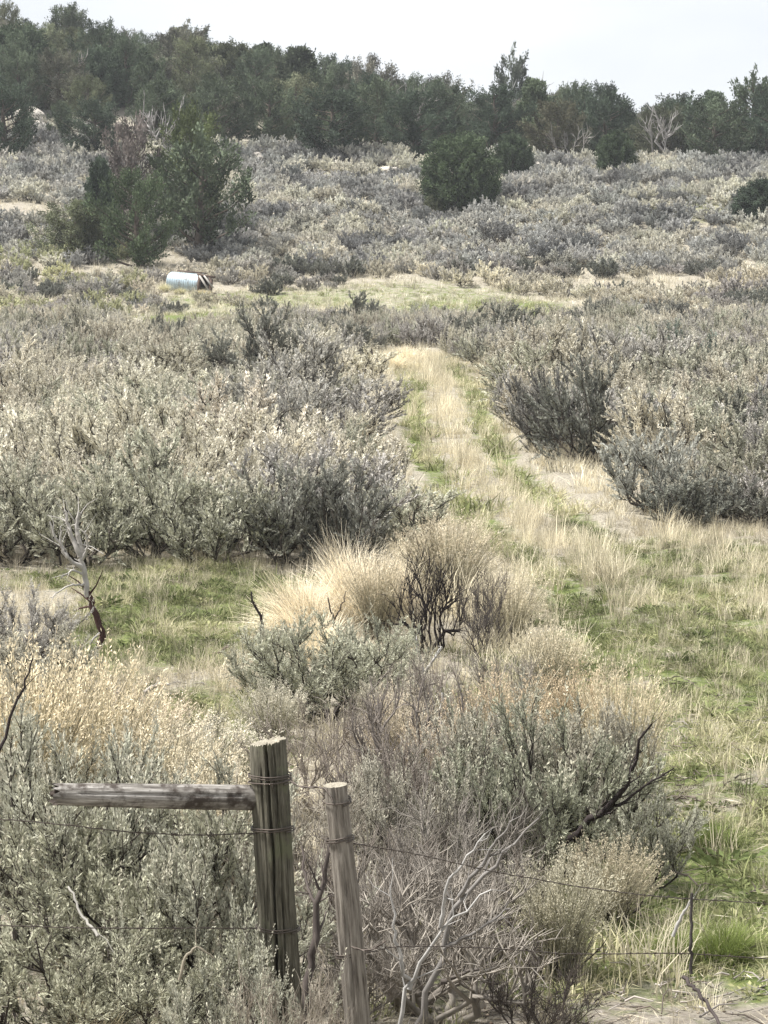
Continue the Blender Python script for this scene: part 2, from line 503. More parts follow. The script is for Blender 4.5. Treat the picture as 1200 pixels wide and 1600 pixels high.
def proto_stalky(name, seed, H, R, n=260, near=True):
    """dense brush of thin upright straw stalks with pale chaffy tops over a few woody stems"""
    rng = np.random.RandomState(seed)
    lines, tb, td, tl = grow(rng, H * 0.55, R * 0.7, 8, 4, 2, flat=0.7, gnarl=0.04, stem_r=0.012)
    st = stems_chunks(lines, tb, td, tl, rng=rng, twigs=False)
    bl, hd = [], []
    k = 4
    for i in range(n):
        az = rng.uniform(0, 6.283); q = math.sqrt(rng.uniform(0, 1))
        root = np.array([math.cos(az), math.sin(az), 0]) * R * 0.3 * q; root[2] = rng.uniform(0, 0.15) * H
        h = H * rng.uniform(0.62, 1.0) * (1 - 0.22 * q * q)
        top = np.array([math.cos(az) * R * q, math.sin(az) * R * q, h]) + rng.normal(0, 0.05, 3) * H
        t = np.linspace(0, 1, k)[:, None]
        pts = root + (top - root) * np.array([1, 1, 1]) * np.hstack([t ** 1.3, t ** 1.3, t ** 0.9]) + rng.normal(0, 0.012, (k, 3)) * t
        r = (0.0028 if near else 0.006)
        tn = rng.uniform(0, 1)
        bl += tube_chunks(pts, [r * 1.3, r, r * 0.8, r * 0.4], 3, 0, tn)
        d = norm(pts[-1] - pts[-2])
        per = 24 if near else 9
        tt = rng.uniform(-0.13 * H / .8, 0.02, per)
        bb = pts[-1] + d * tt[:, None] + rng.normal(0, 0.01, (per, 3))
        V, Fq = leaves(rng, bb, d + rng.normal(0, 0.5, (per, 3)), (0.022 if near else 0.045) * rng.uniform(0.6, 1.2, per), 0.0062 if near else 0.016)
        hd.append((V, Fq, 0, np.clip(tn * .5 + np.repeat(rng.uniform(0, .5, per), 4), 0, 1)))
        per = 9 if near else 4
        tt = rng.uniform(0.25, 0.8, per)
        bb = root + (pts[-1] - root) * tt[:, None]
        V, Fq = leaves(rng, bb, d + rng.normal(0, 0.5, (per, 3)), 0.04, 0.005)
        bl.append((V, Fq, 0, np.repeat(rng.uniform(0, 1, per), 4)))
    d = {'stems': build_mesh(name + '_stems', st, [M['bark']]), 'stalks': build_mesh(name + '_stalks', bl, [M['straw']]),
         'seed_heads': build_mesh(name + '_seed', hd, [M['straw']]), 'H': H, 'R': R}
    d['_raw'] = (st, bl, hd)
    return d

def proto_twiggy(name, seed, H, R, ntw=7, nsub=9, nmain=9, r=0.012, twig_r=0.0022, forks=True, lean=(0, 0)):
    """leafless brush of stems and fine twigs"""
    rng = np.random.RandomState(seed)
    lines, tb, td, tl = grow(rng, H, R, nmain, nsub, ntw, flat=0.6, gnarl=0.055, stem_r=r, twig_len=0.17, start=0.2, lean=lean)
    st = stems_chunks(lines, tb, td, tl, rng=rng, twigs=False)
    tw = stems_chunks([], tb, td, tl, rng=rng, twig_r=twig_r)
    if forks:
        f = rng.uniform(0.3, 0.9, len(tb))
        b2 = tb + td * (tl * f)[:, None]
        d2 = norm(td + rng.normal(0, 0.5, td.shape) + np.array([0, 0, .2]))
        tw += stems_chunks([], b2, d2, tl * 0.6, rng=rng, twig_r=twig_r * 0.7)
    return {'stems': build_mesh(name + '_stems', st, [M['dead']]), 'twigs': build_mesh(name + '_twigs', tw, [M['dead']]), 'H': H, 'R': R}

def blade_chunks(rng, n, H, R, w, m=0, arch=0.5, seg=3, root=0.25):
    """n arched tapering grass blades as strips (vectorised)"""
    az = rng.uniform(0, 2 * math.pi, n); q = np.sqrt(rng.uniform(0, 1, n))
    rt = np.stack([np.cos(az) * R * root * q, np.sin(az) * R * root * q, np.full(n, -0.01)], 1)
    az2 = az + rng.normal(0, 0.9, n)
    h = H * rng.uniform(0.3, 1.0, n) ** 0.8 * (1 - 0.25 * q * arch)
    reach = R * q * rng.uniform(0.2, 1.3, n)
    d = np.stack([np.cos(az2), np.sin(az2), np.zeros(n)], 1)
    side = np.stack([-np.sin(az2 + rng.normal(0, .8, n)), np.cos(az2), np.zeros(n)], 1)
    Vs = []
    for k in range(seg + 1):
        t = k / seg
        c = rt + d * (reach * t ** 1.7)[:, None] + np.array([0, 0, 1.]) * (h * (t - arch * 0.45 * q * t ** 2.4))[:, None]
        c = c + rng.normal(0, 0.035 * H, (n, 3)) * t
        ww = w * (1 - 0.85 * t)
        Vs += [c - side * ww / 2, c + side * ww / 2]
    V = np.stack(Vs, 1).reshape(-1, 3)
    o = (np.arange(n) * (2 * seg + 2))[:, None]
    Fq = np.concatenate([o + np.array([[2 * k, 2 * k + 1, 2 * k + 3, 2 * k + 2]]) for k in range(seg)], 0)
    return (V, Fq, m, np.repeat(rng.uniform(0, 1, n), 2 * seg + 2))

def proto_bunch(name, seed, H, R, n=1300, w=0.007):
    rng = np.random.RandomState(seed)
    bl = [blade_chunks(rng, n, H, R, w, arch=0.75, seg=4, root=0.3)]
    low = [blade_chunks(rng, n // 3, H * 0.55, R * 0.9, w, arch=1.0, seg=3, root=0.4)]
    return {'blades': build_mesh(name + '_blades', bl, [M['straw']]), 'base_tuft': build_mesh(name + '_low', low, [M['straw']]), 'H': H, 'R': R}

PR = {}
PR['near'] = [proto_sage('near_sage%d' % i, 20 + i, 1.0, 0.62, True, s) for i, s in enumerate((0.25, 0.1, 0.4, 0.05))]
PR['mid'] = [proto_sage('mid_sage%d' % i, 40 + i, 1.2, 0.72, False, s) for i, s in enumerate((0.35, 0.5, 0.2, 0.6, 0.35, 0.08))]
PR['stalky'] = [proto_stalky('stalky%d' % i, 60 + i, 0.9, 0.4) for i in range(3)]
PR['stalky_mid'] = [proto_stalky('stalky_mid%d' % i, 70 + i, 0.9, 0.5, 130, False) for i in range(2)]
PR['twiggy'] = [proto_twiggy('twiggy%d' % i, 80 + i, 0.9, 0.5) for i in range(3)]
PR['gaunt'] = [proto_twiggy('gaunt%d' % i, 90 + i, 0.9, 0.5, 5, 8, 9, 0.024, 0.0035, True) for i in range(2)]
PR['bunch'] = [proto_bunch('bunch%d' % i, 100 + i, 0.9, 0.6) for i in range(2)]

PARTS = ('stems', 'foliage', 'seed_heads', 'stalks', 'twigs', 'blades', 'base_tuft')
BROWN = (0.10, 0.085, 0.07)
def shrub(kind, var, name, label, cat, loc, H, W, color, rz=0, group=None, seed_col=None, stem_col=None, tilt=(0, 0)):
    pr = PR[kind][var % len(PR[kind])]
    root = bpy.data.objects.new(name, None); COL.objects.link(root)
    root.empty_display_size = 0.2
    root.location = loc
    s = W / (2 * pr['R'])
    root.rotation_euler = (tilt[0], tilt[1], rz)
    root.scale = (s, s, H / pr['H'])
    tag(root, label, cat, group)
    for k in PARTS:
        if k in pr:
            c = color
            if k == 'seed_heads': c = seed_col or tuple(0.45 * a + 0.55 * b for a, b in zip(color, (0.55, 0.51, 0.41)))
            if k == 'stems' and stem_col: c = stem_col
            po = link(k, pr[k], root, color=c)
            if k != 'stems': po['kind'] = 'stuff'
    return root

# ------------------------------------------------------------------ scattered ground cover (uncountable)
def scatter(name, protos, pos, rz, sc, idx, cols, label=None, cat=None, tiltx=None):
    """one object: geometry-node copies of prototype meshes on points"""
    n_ = len(pos)
    me = bpy.data.meshes.new(name); me.vertices.add(n_); me.vertices.foreach_set('co', np.asarray(pos, np.float32).ravel())
    def attr(nm, ty, key, arr):
        a = me.attributes.new(nm, ty, 'POINT'); a.data.foreach_set(key, np.asarray(arr).ravel())
    rot = np.zeros((n_, 3), np.float32); rot[:, 2] = rz
    if tiltx is not None: rot[:, 0] = tiltx
    attr('rot', 'FLOAT_VECTOR', 'vector', rot)
    attr('scl', 'FLOAT_VECTOR', 'vector', np.asarray(sc, np.float32))
    attr('idx', 'INT', 'value', np.asarray(idx, np.int32))
    c4 = np.ones((n_, 4), np.float32); c4[:, :3] = cols
    attr('icol', 'FLOAT_COLOR', 'color', c4)
    o = link(name, me)
    g = bpy.data.node_groups.new(name + '_nodes', 'GeometryNodeTree')
    g.interface.new_socket('Geometry', in_out='INPUT', socket_type='NodeSocketGeometry')
    g.interface.new_socket('Geometry', in_out='OUTPUT', socket_type='NodeSocketGeometry')
    N, L = g.nodes, g.links
    gi, go = N.new('NodeGroupInput'), N.new('NodeGroupOutput')
    join = N.new('GeometryNodeJoinGeometry')
    def named(nm, ty):
        q = N.new('GeometryNodeInputNamedAttribute'); q.data_type = ty; q.inputs['Name'].default_value = nm; return q.outputs['Attribute']
    for i, pm in enumerate(protos):
        po = bpy.data.objects.new(name + '_source', pm)
        oi = N.new('GeometryNodeObjectInfo'); oi.inputs['Object'].default_value = po; oi.inputs['As Instance'].default_value = False
        ip = N.new('GeometryNodeInstanceOnPoints')
        cmp_ = N.new('FunctionNodeCompare'); cmp_.data_type = 'INT'; cmp_.operation = 'EQUAL'
        ins = [s for s in cmp_.inputs if s.type == 'INT']
        L.new(named('idx', 'INT'), ins[0]); ins[1].default_value = i
        L.new(gi.outputs[0], ip.inputs['Points'])
        L.new(cmp_.outputs[0], ip.inputs['Selection'])
        L.new(oi.outputs['Geometry'], ip.inputs['Instance'])
        er = N.new('FunctionNodeEulerToRotation'); L.new(named('rot', 'FLOAT_VECTOR'), er.inputs[0])
        L.new(er.outputs[0], ip.inputs['Rotation'])
        L.new(named('scl', 'FLOAT_VECTOR'), ip.inputs['Scale'])
        L.new(ip.outputs[0], join.inputs[0])
    L.new(join.outputs[0], go.inputs[0])
    md = o.modifiers.new('scatter', 'NODES'); md.node_group = g
    tag(o, label, cat, kind='stuff')
    return o

def jitter_grid(rng, y0, y1, step_fn, margin):
    """random points inside the view wedge (with a margin), spacing given by distance"""
    out = []
    y = y0
    while y < y1:
        s = step_fn(y)
        hw = 0.1665 * y * 1.06 + margin
        nn = int(2 * hw / s)
        xs = (np.arange(nn) + 0.5) * s - hw + rng.uniform(-0.42, 0.42, nn) * s
        ys = y + rng.uniform(-0.45, 0.45, nn) * s
        out.append(np.stack([xs, ys], 1))
        y += s * 0.9
    return np.concatenate(out)

# ------------------------------------------------------------------ shrubs: palette
GREYGREEN = (0.455, 0.45, 0.36)
LAVENDER = (0.435, 0.415, 0.38)
CREAM = (0.66, 0.625, 0.52)
TAN = (0.55, 0.515, 0.42)
DARKSAGE = (0.225, 0.228, 0.195)
GREEN = (0.38, 0.375, 0.28)
GOLD = (0.66, 0.58, 0.42)
STRAW = (0.62, 0.555, 0.42)
def vary(rng, c, k=0.12):
    f = rng.uniform(1 - k, 1 + k); return tuple(float(np.clip(v * f * rng.uniform(1 - k * .1, 1 + k * .1), 0, 0.9)) for v in c)

rng = np.random.RandomState(5)

# ---- foreground and other shrubs one can point at
KEY = [
 # kind, var, name, px, d, H, W, colour, label, category, extra
 ('near', 0, 'sagebrush', 40, 9.7, 1.18, 1.15, GREYGREEN, 'tall grey-green sagebrush at the left edge above the rail end', 'shrub'),
 ('near', 1, 'sagebrush', 215, 9.15, 0.92, 1.15, GREEN, 'dense grey-green sagebrush right behind the weathered fence rail', 'shrub'),
 ('near', 2, 'sagebrush', 350, 8.75, 0.86, 0.80, GREYGREEN, 'leafy sagebrush directly left of the thick fence post', 'shrub'),
 ('near', 3, 'sagebrush', 60, 8.35, 0.66, 1.0, GREEN, 'low dark sagebrush in the bottom left corner below the rail', 'shrub'),
 ('near', 1, 'sagebrush', 230, 8.2, 0.55, 0.85, GREEN, 'low twiggy sagebrush at the bottom edge under the middle of the rail', 'shrub'),
 ('near', 0, 'sagebrush', 378, 7.7, 0.58, 0.55, GREYGREEN, 'small sagebrush hiding the foot of the thick fence post', 'shrub'),
 ('stalky', 0, 'rabbitbrush', 20, 11.6, 1.22, 0.95, GOLD, 'golden stalky rabbitbrush at the left edge, tallest of its kind', 'shrub'),
 ('stalky', 1, 'rabbitbrush', 135, 12.2, 1.05, 0.95, GOLD, 'golden stalky rabbitbrush in front of the twisted dead snag', 'shrub'),
 ('stalky', 2, 'rabbitbrush', 240, 11.8, 0.78, 0.9, STRAW, 'straw coloured rabbitbrush above the middle of the fence rail', 'shrub'),
 ('stalky', 0, 'rabbitbrush', 345, 11.2, 0.62, 0.8, STRAW, 'low straw coloured rabbitbrush above the right end of the rail', 'shrub'),
 ('near', 2, 'sagebrush', 120, 11.0, 0.92, 0.9, GREYGREEN, 'pale sagebrush between the golden rabbitbrush and the rail end', 'shrub'),
 ('stalky', 1, 'rabbitbrush', 330, 13.4, 0.50, 0.8, TAN, 'low tan rabbitbrush at the near edge of the left grass patch', 'shrub'),
 ('twiggy', 0, 'dead_brush', 500, 12.6, 0.66, 0.85, (0.36, 0.33, 0.30), 'bare grey twiggy brush behind the top of the thick post', 'shrub'),
 ('twiggy', 1, 'dead_brush', 600, 11.4, 0.74, 0.8, (0.27, 0.245, 0.23), 'bare grey brush standing right behind the thin leaning stake', 'shrub'),
 ('twiggy', 2, 'dead_brush', 545, 9.9, 0.62, 0.7, (0.22, 0.2, 0.185), 'dark bare brush filling the gap between thick post and thin stake', 'shrub'),
 ('near', 1, 'sagebrush', 508, 16.2, 0.84, 1.25, (0.45, 0.45, 0.35), 'rounded grey-green sagebrush below the big blond grass clump', 'shrub'),
 ('bunch', 0, 'bunchgrass', 560, 20.9, 1.1, 1.1, (0.84, 0.76, 0.60), 'big blond wind-combed grass clump left of the black bush', 'grass clump', (0.05, -0.30)),
 ('bunch', 1, 'bunchgrass', 485, 20.4, 0.9, 1.1, (0.76, 0.68, 0.52), 'blond grass clump leaning far left beside the big upright one', 'grass clump', (0.1, -0.62)),
 ('bunch', 1, 'bunchgrass', 505, 18.9, 0.6, 0.8, (0.82, 0.74, 0.57), 'low blond grass tuft just above the rounded grey-green sagebrush', 'grass clump', (0.25, -0.15)),
 ('stalky', 1, 'rabbitbrush', 590, 20.2, 0.8, 0.7, (0.60, 0.53, 0.40), 'cream stalky rabbitbrush between the blond clump and the black bush', 'shrub'),
 ('bunch', 0, 'bunchgrass', 1120, 12.2, 0.22, 0.5, (0.17, 0.21, 0.07), 'fresh green grass tuft right of the tall narrow golden rabbitbrush', 'grass clump'),
 ('bunch', 1, 'bunchgrass', 1140, 9.8, 0.26, 0.55, (0.18, 0.22, 0.07), 'fresh green grass tuft behind the thin dark stay at bottom right', 'grass clump'),
 ('bunch', 0, 'bunchgrass', 1060, 9.9, 0.2, 0.4, (0.18, 0.22, 0.07), 'small fresh green grass tuft left of the thin dark stay', 'grass clump'),
 ('gaunt', 0, 'dead_brush', 672, 19.6, 1.0, 0.6, (0.04, 0.036, 0.038), 'charred black leafless bush standing in the middle of the picture', 'shrub'),
 ('twiggy', 1, 'dead_brush', 755, 19.2, 0.78, 0.55, (0.12, 0.11, 0.11), 'dark fine-twigged bush just right of the charred black bush', 'shrub'),
 ('stalky', 2, 'rabbitbrush', 700, 22.8, 0.98, 1.15, (0.50, 0.44, 0.33), 'pale straw rabbitbrush behind the charred black bush', 'shrub'),
 ('stalky', 0, 'rabbitbrush', 800, 20.0, 0.72, 0.7, STRAW, 'straw rabbitbrush beside the green rut, right of the dark bushes', 'shrub'),
 ('twiggy', 2, 'dead_brush', 800, 15.8, 0.52, 0.6, (0.30, 0.28, 0.26), 'low grey bare brush beside the right bend of the wheel track', 'shrub'),
 ('twiggy', 0, 'dead_brush', 690, 13.6, 0.82, 0.8, (0.32, 0.29, 0.27), 'grey bare brush below the charred bush and the pale stump', 'shrub'),
 ('stalky', 1, 'rabbitbrush', 780, 13.0, 0.78, 0.7, (0.50, 0.41, 0.29), 'orange-tan stalky rabbitbrush behind the big spreading sagebrush', 'shrub'),
 ('stalky', 2, 'rabbitbrush', 975, 12.6, 1.0, 0.5, GOLD, 'tall narrow golden rabbitbrush behind the right side of the big sagebrush', 'shrub'),
 ('near', 0, 'sagebrush', 850, 11.3, 0.98, 1.1, (0.34, 0.345, 0.26), 'big spreading sagebrush with two long bare branches reaching right', 'shrub'),
 ('near', 3, 'sagebrush', 1015, 11.2, 0.56, 0.55, GREYGREEN, 'small rounded sagebrush at the edge of the green weeds on the right', 'shrub'),
 ('twiggy', 2, 'dead_brush', 745, 10.4, 0.66, 0.6, (0.13, 0.12, 0.11), 'dark brush behind the bleached dead branches', 'shrub'),
 ('twiggy', 1, 'dead_brush', 670, 9.4, 0.60, 0.7, (0.34, 0.32, 0.30), 'pale bare twigs crowding the right side of the thin stake', 'shrub'),
 ('stalky', 1, 'rabbitbrush', 880, 9.5, 0.55, 0.5, (0.46, 0.43, 0.33), 'straw coloured rabbitbrush growing through the lower wire', 'shrub'),
 ('twiggy', 0, 'dead_brush', 840, 8.6, 0.36, 0.5, (0.09, 0.08, 0.075), 'low dark twigs at the bottom edge right of the dead branches', 'shrub'),
 ('twiggy', 2, 'dead_brush', 425, 7.5, 0.58, 0.42, (0.36, 0.33, 0.29), 'low grey twigs in front of the foot of the thick post', 'shrub'),
 ('bunch', 1, 'bunchgrass', 130, 7.9, 0.42, 0.5, (0.42, 0.36, 0.24), 'dry grass clump in the bottom left corner', 'grass clump'),
 ('stalky', 0, 'rabbitbrush', 425, 15.0, 0.48, 0.5, TAN, 'small tan rabbitbrush left of the rounded grey-green rounded sagebrush', 'shrub'),
 ('twiggy', 0, 'dead_brush', 310, 14.4, 0.40, 0.5, (0.14, 0.135, 0.13), 'low dark grey brush on the near grass patch at left', 'shrub'),
 ('stalky', 2, 'rabbitbrush', 900, 13.6, 0.82, 0.6, (0.52, 0.42, 0.29), 'tan rabbitbrush standing behind the middle of the big spreading sagebrush', 'shrub'),
 ('twiggy', 1, 'dead_brush', 600, 14.2, 0.45, 0.6, (0.36, 0.34, 0.31), 'bare grey brush below and right of the grey-green rounded sagebrush', 'shrub'),
 ('near', 2, 'sagebrush', 10, 18.5, 0.80, 1.0, LAVENDER, 'grey sagebrush at the left edge beside the twisted dead snag', 'shrub'),
 ('gaunt', 1, 'dead_brush', 640, 9.0, 0.66, 0.65, (0.30, 0.28, 0.26), 'tangle of pale bare stems close to the right of the thin stake', 'shrub'),
 ('twiggy', 0, 'dead_brush', 700, 9.9, 0.72, 0.8, (0.27, 0.255, 0.24), 'grey bare brush behind the bleached branches at bottom centre', 'shrub'),
 ('gaunt', 0, 'dead_brush', 770, 9.7, 0.55, 0.6, (0.16, 0.145, 0.13), 'dark bare stems under the left side of the big spreading sagebrush', 'shrub'),
 ('twiggy', 1, 'dead_brush', 545, 8.7, 0.42, 0.5, (0.30, 0.28, 0.26), 'low grey twigs at the bottom edge behind the thin stake', 'shrub'),
 ('gaunt', 1, 'dead_brush', 640, 12.4, 0.85, 0.8, (0.25, 0.23, 0.22), 'grey gaunt brush rising behind the top of the thin stake', 'shrub'),
 ('twiggy', 2, 'dead_brush', 430, 10.6, 0.62, 0.8, (0.36, 0.34, 0.30), 'pale bare brush directly behind the thick post', 'shrub'),
 ('near', 2, 'sagebrush', 720, 11.6, 0.85, 0.75, (0.42, 0.40, 0.33), 'tan-grey sagebrush touching the left side of the big spreading one', 'shrub'),
 ('near', 1, 'sagebrush', 930, 11.9, 0.86, 0.7, (0.45, 0.42, 0.34), 'tan-grey sagebrush touching the right side of the big spreading one', 'shrub'),
 ('stalky', 0, 'rabbitbrush', 960, 10.4, 0.42, 0.5, (0.42, 0.37, 0.27), 'low tan rabbitbrush under the dark bare limb at right', 'shrub'),
 ('near', 3, 'sagebrush', 300, 10.4, 0.80, 0.9, (0.46, 0.45, 0.36), 'pale sagebrush peeping over the right half of the rail', 'shrub'),
 ('stalky', 2, 'rabbitbrush', 190, 13.6, 0.72, 0.9, (0.55, 0.47, 0.36), 'pinkish straw rabbitbrush in front of the left grass patch', 'shrub'),
 ('stalky', 1, 'rabbitbrush', 860, 16.6, 0.62, 0.6, STRAW, 'straw rabbitbrush alone at the inner bend of the wheel track', 'shrub'),
 ('bunch', 1, 'bunchgrass', 610, 21.5, 0.8, 1.0, (0.66, 0.58, 0.43), 'blond grass clump behind the left side of the charred bush', 'grass clump'),
 ('bunch', 0, 'bunchgrass', 283, 102.4, 0.42, 1.1, (0.50, 0.47, 0.30), 'straw tuft in front of the left half of the metal drum', 'grass clump'),
 ('bunch', 1, 'bunchgrass', 318, 102.2, 0.36, 1.2, (0.56, 0.50, 0.34), 'straw tuft in front of the timber end of the metal drum', 'grass clump'),
 ('bunch', 1, 'bunchgrass', 258, 103.2, 0.6, 1.0, (0.55, 0.52, 0.34), 'pale tuft at the left end of the metal drum', 'grass clump'),
 ('near', 0, 'sagebrush', 640, 14.8, 0.62, 0.7, (0.45, 0.42, 0.34), 'pale tan sagebrush below the bleached stump', 'shrub'),
 ('stalky', 1, 'rabbitbrush', 620, 12.9, 0.72, 0.55, (0.56, 0.49, 0.38), 'tan rabbitbrush behind the grey brush above the thin stake', 'shrub'),
 ('stalky', 2, 'rabbitbrush', 700, 12.2, 0.7, 0.5, (0.56, 0.47, 0.35), 'tan rabbitbrush left of the big spreading sagebrush', 'shrub'),
 ('bunch', 0, 'bunchgrass', 632, 60.5, 0.75, 1.7, (0.78, 0.70, 0.53), 'rounded pale grass tuft closing the far end of the track', 'grass clump'),
 ('bunch', 1, 'bunchgrass', 610, 57.5, 0.6, 1.5, (0.74, 0.66, 0.49), 'pale grass tuft left of the far end of the track', 'grass clump'),
 ('bunch', 1, 'bunchgrass', 765, 56.0, 0.55, 1.2, (0.70, 0.63, 0.48), 'pale grass tuft right of the far end of the track', 'grass clump'),
 ('near', 2, 'sagebrush', 445, 16.9, 0.62, 0.8, (0.46, 0.455, 0.36), 'smaller sagebrush touching the left side of the rounded grey-green one', 'shrub'),
 ('near', 3, 'sagebrush', 575, 16.7, 0.72, 0.8, (0.44, 0.44, 0.345), 'smaller sagebrush touching the right side of the rounded grey-green one', 'shrub'),
 ('near', 1, 'sagebrush', 60, 17.0, 0.62, 0.9, (0.46, 0.44, 0.36), 'pale sagebrush left of the foot of the twisted dead snag', 'shrub'),
 ('near', 0, 'sagebrush', 800, 12.2, 0.92, 0.9, (0.44, 0.43, 0.34), 'pale grey-green sagebrush behind the left half of the big spreading one', 'shrub'),
 ('near', 2, 'sagebrush', 640, 10.9, 0.7, 0.7, (0.42, 0.40, 0.33), 'pale grey sagebrush behind the bare twigs right of the thin stake', 'shrub'),
 ('gaunt', 0, 'dead_brush', 690, 8.9, 0.62, 0.9, (0.36, 0.34, 0.315), 'bleached bare tangle around the long dead branch at bottom centre', 'shrub'),
 # the row behind the grass patch
 ('mid', 0, 'sagebrush', 20, 26.4, 1.12, 1.6, GREYGREEN, 'leftmost sagebrush in the tall row behind the grass patch', 'shrub'),
 ('mid', 1, 'sagebrush', 135, 25.8, 1.10, 1.5, GREYGREEN, 'second sagebrush from the left in the tall row behind the grass patch', 'shrub'),
 ('mid', 2, 'sagebrush', 235, 26.3, 1.14, 1.5, (0.46, 0.455, 0.36), 'third sagebrush from the left in the tall row behind the grass patch', 'shrub'),
 ('mid', 3, 'sagebrush', 330, 25.9, 1.08, 1.5, GREYGREEN, 'fourth sagebrush from the left in the tall row behind the grass patch', 'shrub'),
 ('mid', 4, 'sagebrush', 440, 25.9, 1.12, 1.4, (0.30, 0.30, 0.255), 'dark stemmed sagebrush left of centre at the end of the tall row', 'shrub'),
 ('mid', 5, 'sagebrush', 528, 25.8, 1.14, 1.5, (0.23, 0.23, 0.20), 'dark sagebrush at the left side of the track above the blond clump', 'shrub'),
 ('mid', 5, 'sagebrush', 925, 36.5, 1.72, 2.1, DARKSAGE, 'largest dark sagebrush, right of the track, with black spreading limbs', 'shrub'),
 ('mid', 2, 'sagebrush', 1015, 31.0, 1.22, 1.25, (0.45, 0.45, 0.40), 'rounded pale sagebrush in front of the largest dark one', 'shrub'),
 ('mid', 3, 'sagebrush', 1120, 30.6, 0.98, 1.1, TAN, 'tan topped sagebrush second from the right edge beside the open weeds', 'shrub'),
 ('mid', 4, 'sagebrush', 1205, 31.4, 1.3, 1.5, LAVENDER, 'grey sagebrush cut by the right edge above the open weeds', 'shrub'),
 ('mid', 1, 'sagebrush', 850, 38.0, 1.45, 1.3, (0.2, 0.195, 0.18), 'dark sagebrush touching the left side of the largest one', 'shrub'),
 ('mid', 5, 'sagebrush', 410, 50.5, 1.9, 2.3, DARKSAGE, 'large dark spreading sagebrush left of the track in the pale thicket', 'shrub'),
 ('mid', 2, 'sagebrush', 525, 60.0, 1.35, 1.9, DARKSAGE, 'dark sagebrush near the upper end of the track at left', 'shrub'),
 ('mid', 5, 'sagebrush', 560, 76.0, 1.3, 1.8, (0.20, 0.205, 0.175), 'dark upright sagebrush just below the green clearing', 'shrub'),
 ('mid', 0, 'sagebrush', 1070, 53.0, 1.35, 2.1, (0.18, 0.205, 0.17), 'wide dark green sagebrush far right above the largest dark one', 'shrub'),
 ('mid', 4, 'sagebrush', 1045, 76.0, 1.2, 1.9, (0.21, 0.21, 0.19), 'dark sagebrush at upper right above the wide dark green one', 'shrub'),
 ('mid', 1, 'sagebrush', 785, 66.0, 1.4, 2.4, (0.17, 0.175, 0.145), 'wide dark sagebrush at the upper right end of the track', 'shrub'),
]
key_xy = []
for kd, var, nm, px, d, H, W, colr, lab, cat, *tl_ in KEY:
    p_ = P(px, d)
    sc_ = None; stc = None
    if kd == 'stalky':
        sc_ = tuple(min(0.85, v * 1.15) for v in colr); colr = tuple(0.5 * a + 0.5 * b for a, b in zip(colr, (0.30, 0.29, 0.20)))
    if kd in ('twiggy', 'gaunt'): colr = (colr[0] * 1.15, colr[1] * 1.1, colr[2] * 1.02)
    tl_ = tl_[0] if tl_ else (0, 0)
    shrub(kd, var, nm, lab, cat, p_, H, W, colr, rz=rng.uniform(0, 6.28) if tl_ == (0, 0) else 0, seed_col=sc_, stem_col=stc, tilt=tl_)
    key_xy.append((p_.x, p_.y, W))
key_xy = np.array(key_xy)

# ---- the thicket: every shrub one by one as far as 300, the rest as one mass
pts = jitter_grid(rng, 27.3, 152, lambda y: 1.06 if y < 55 else (1.0 if y < 108 else 1.2), 3.0)
ex = jitter_grid(rng, 152, 205, lambda y: 1.25, 3.0); exp_ = 600 + ex[:, 0] / ex[:, 1] * F_PX
pts = np.vstack([pts, ex[(exp_ < 150) & (rng.uniform(0, 1, len(ex)) < 0.7)]])
keep = ~open_mask(pts[:, 0], pts[:, 1])
# bare gaps on the hillside
gap = snoise(pts[:, 0], pts[:, 1], 7.0, 1)
keep &= ~((pts[:, 1] > 80) & (gap > 1.1))
keep &= ~((pts[:, 1] > 88) & (pts[:, 1] < 112) & (rng.uniform(0, 1, len(pts)) < 0.25))
pts = pts[keep]
dk = np.sqrt(((pts[:, None, :] - key_xy[None, :, :2]) ** 2).sum(-1)) - key_xy[None, :, 2] * 0.42
pts = pts[dk.min(1) > 0.0]
for kx, ky, kw in key_xy:          # the large dark ones stand clear in front
    if kw >= 2.0: pts = pts[~((np.abs(pts[:, 0] / pts[:, 1] - kx / ky) * ky < kw * 0.5) & (pts[:, 1] < ky) & (pts[:, 1] > ky - 5))]
n_ = len(pts)
patch = snoise(pts[:, 0], pts[:, 1], 9.0, 2) + rng.normal(0, 0.5, n_)
size = np.clip(rng.normal(1.0, 0.26, n_), 0.45, 1.7) * np.interp(pts[:, 1], [27, 40, 55, 65, 92, 112, 150], [0.88, 0.84, 0.78, 0.66, 0.60, 0.88, 0.95])
cols = np.zeros((n_, 3)); variant = rng.randint(0, 6, n_); zname = []
for i in range(n_):
    x, y = pts[i]; px = 600 + x / y * F_PX
    u = rng.uniform(); q = patch[i]
    if y < 62 and px < 620: pal = CREAM if q > 0.35 else (TAN if q > -0.1 else (GREYGREEN if q > -0.7 else LAVENDER))
    elif y < 85: pal = TAN if q > 0.4 else (GREYGREEN if q > -0.1 else (LAVENDER if q > -0.75 else DARKSAGE))
    elif y < 112: pal = CREAM if q > 0.5 else (TAN if q > 0.1 else (LAVENDER if q > -0.6 else DARKSAGE))
    else: pal = (0.66, 0.64, 0.55) if q > 0.6 else ((0.57, 0.555, 0.495) if q > 0.15 else ((0.48, 0.475, 0.445) if q > -0.6 else (0.30, 0.30, 0.285)))
    if px < 220 and 85 < y < 118 and u < 0.3: pal = (0.52, 0.52, 0.34)
    cols[i] = vary(rng, pal)
zz = zf(pts[:, 0], pts[:, 1])
pxs = 600 + pts[:, 0] / pts[:, 1] * F_PX
inview = (pxs > -25) & (pxs < 1225)
order = np.argsort(pts[:, 1] + np.where(inview, 0, 1e4))
n_key_sage = sum(1 for k in KEY if k[2] == 'sagebrush')
indiv = set(order[:300 - n_key_sage].tolist())

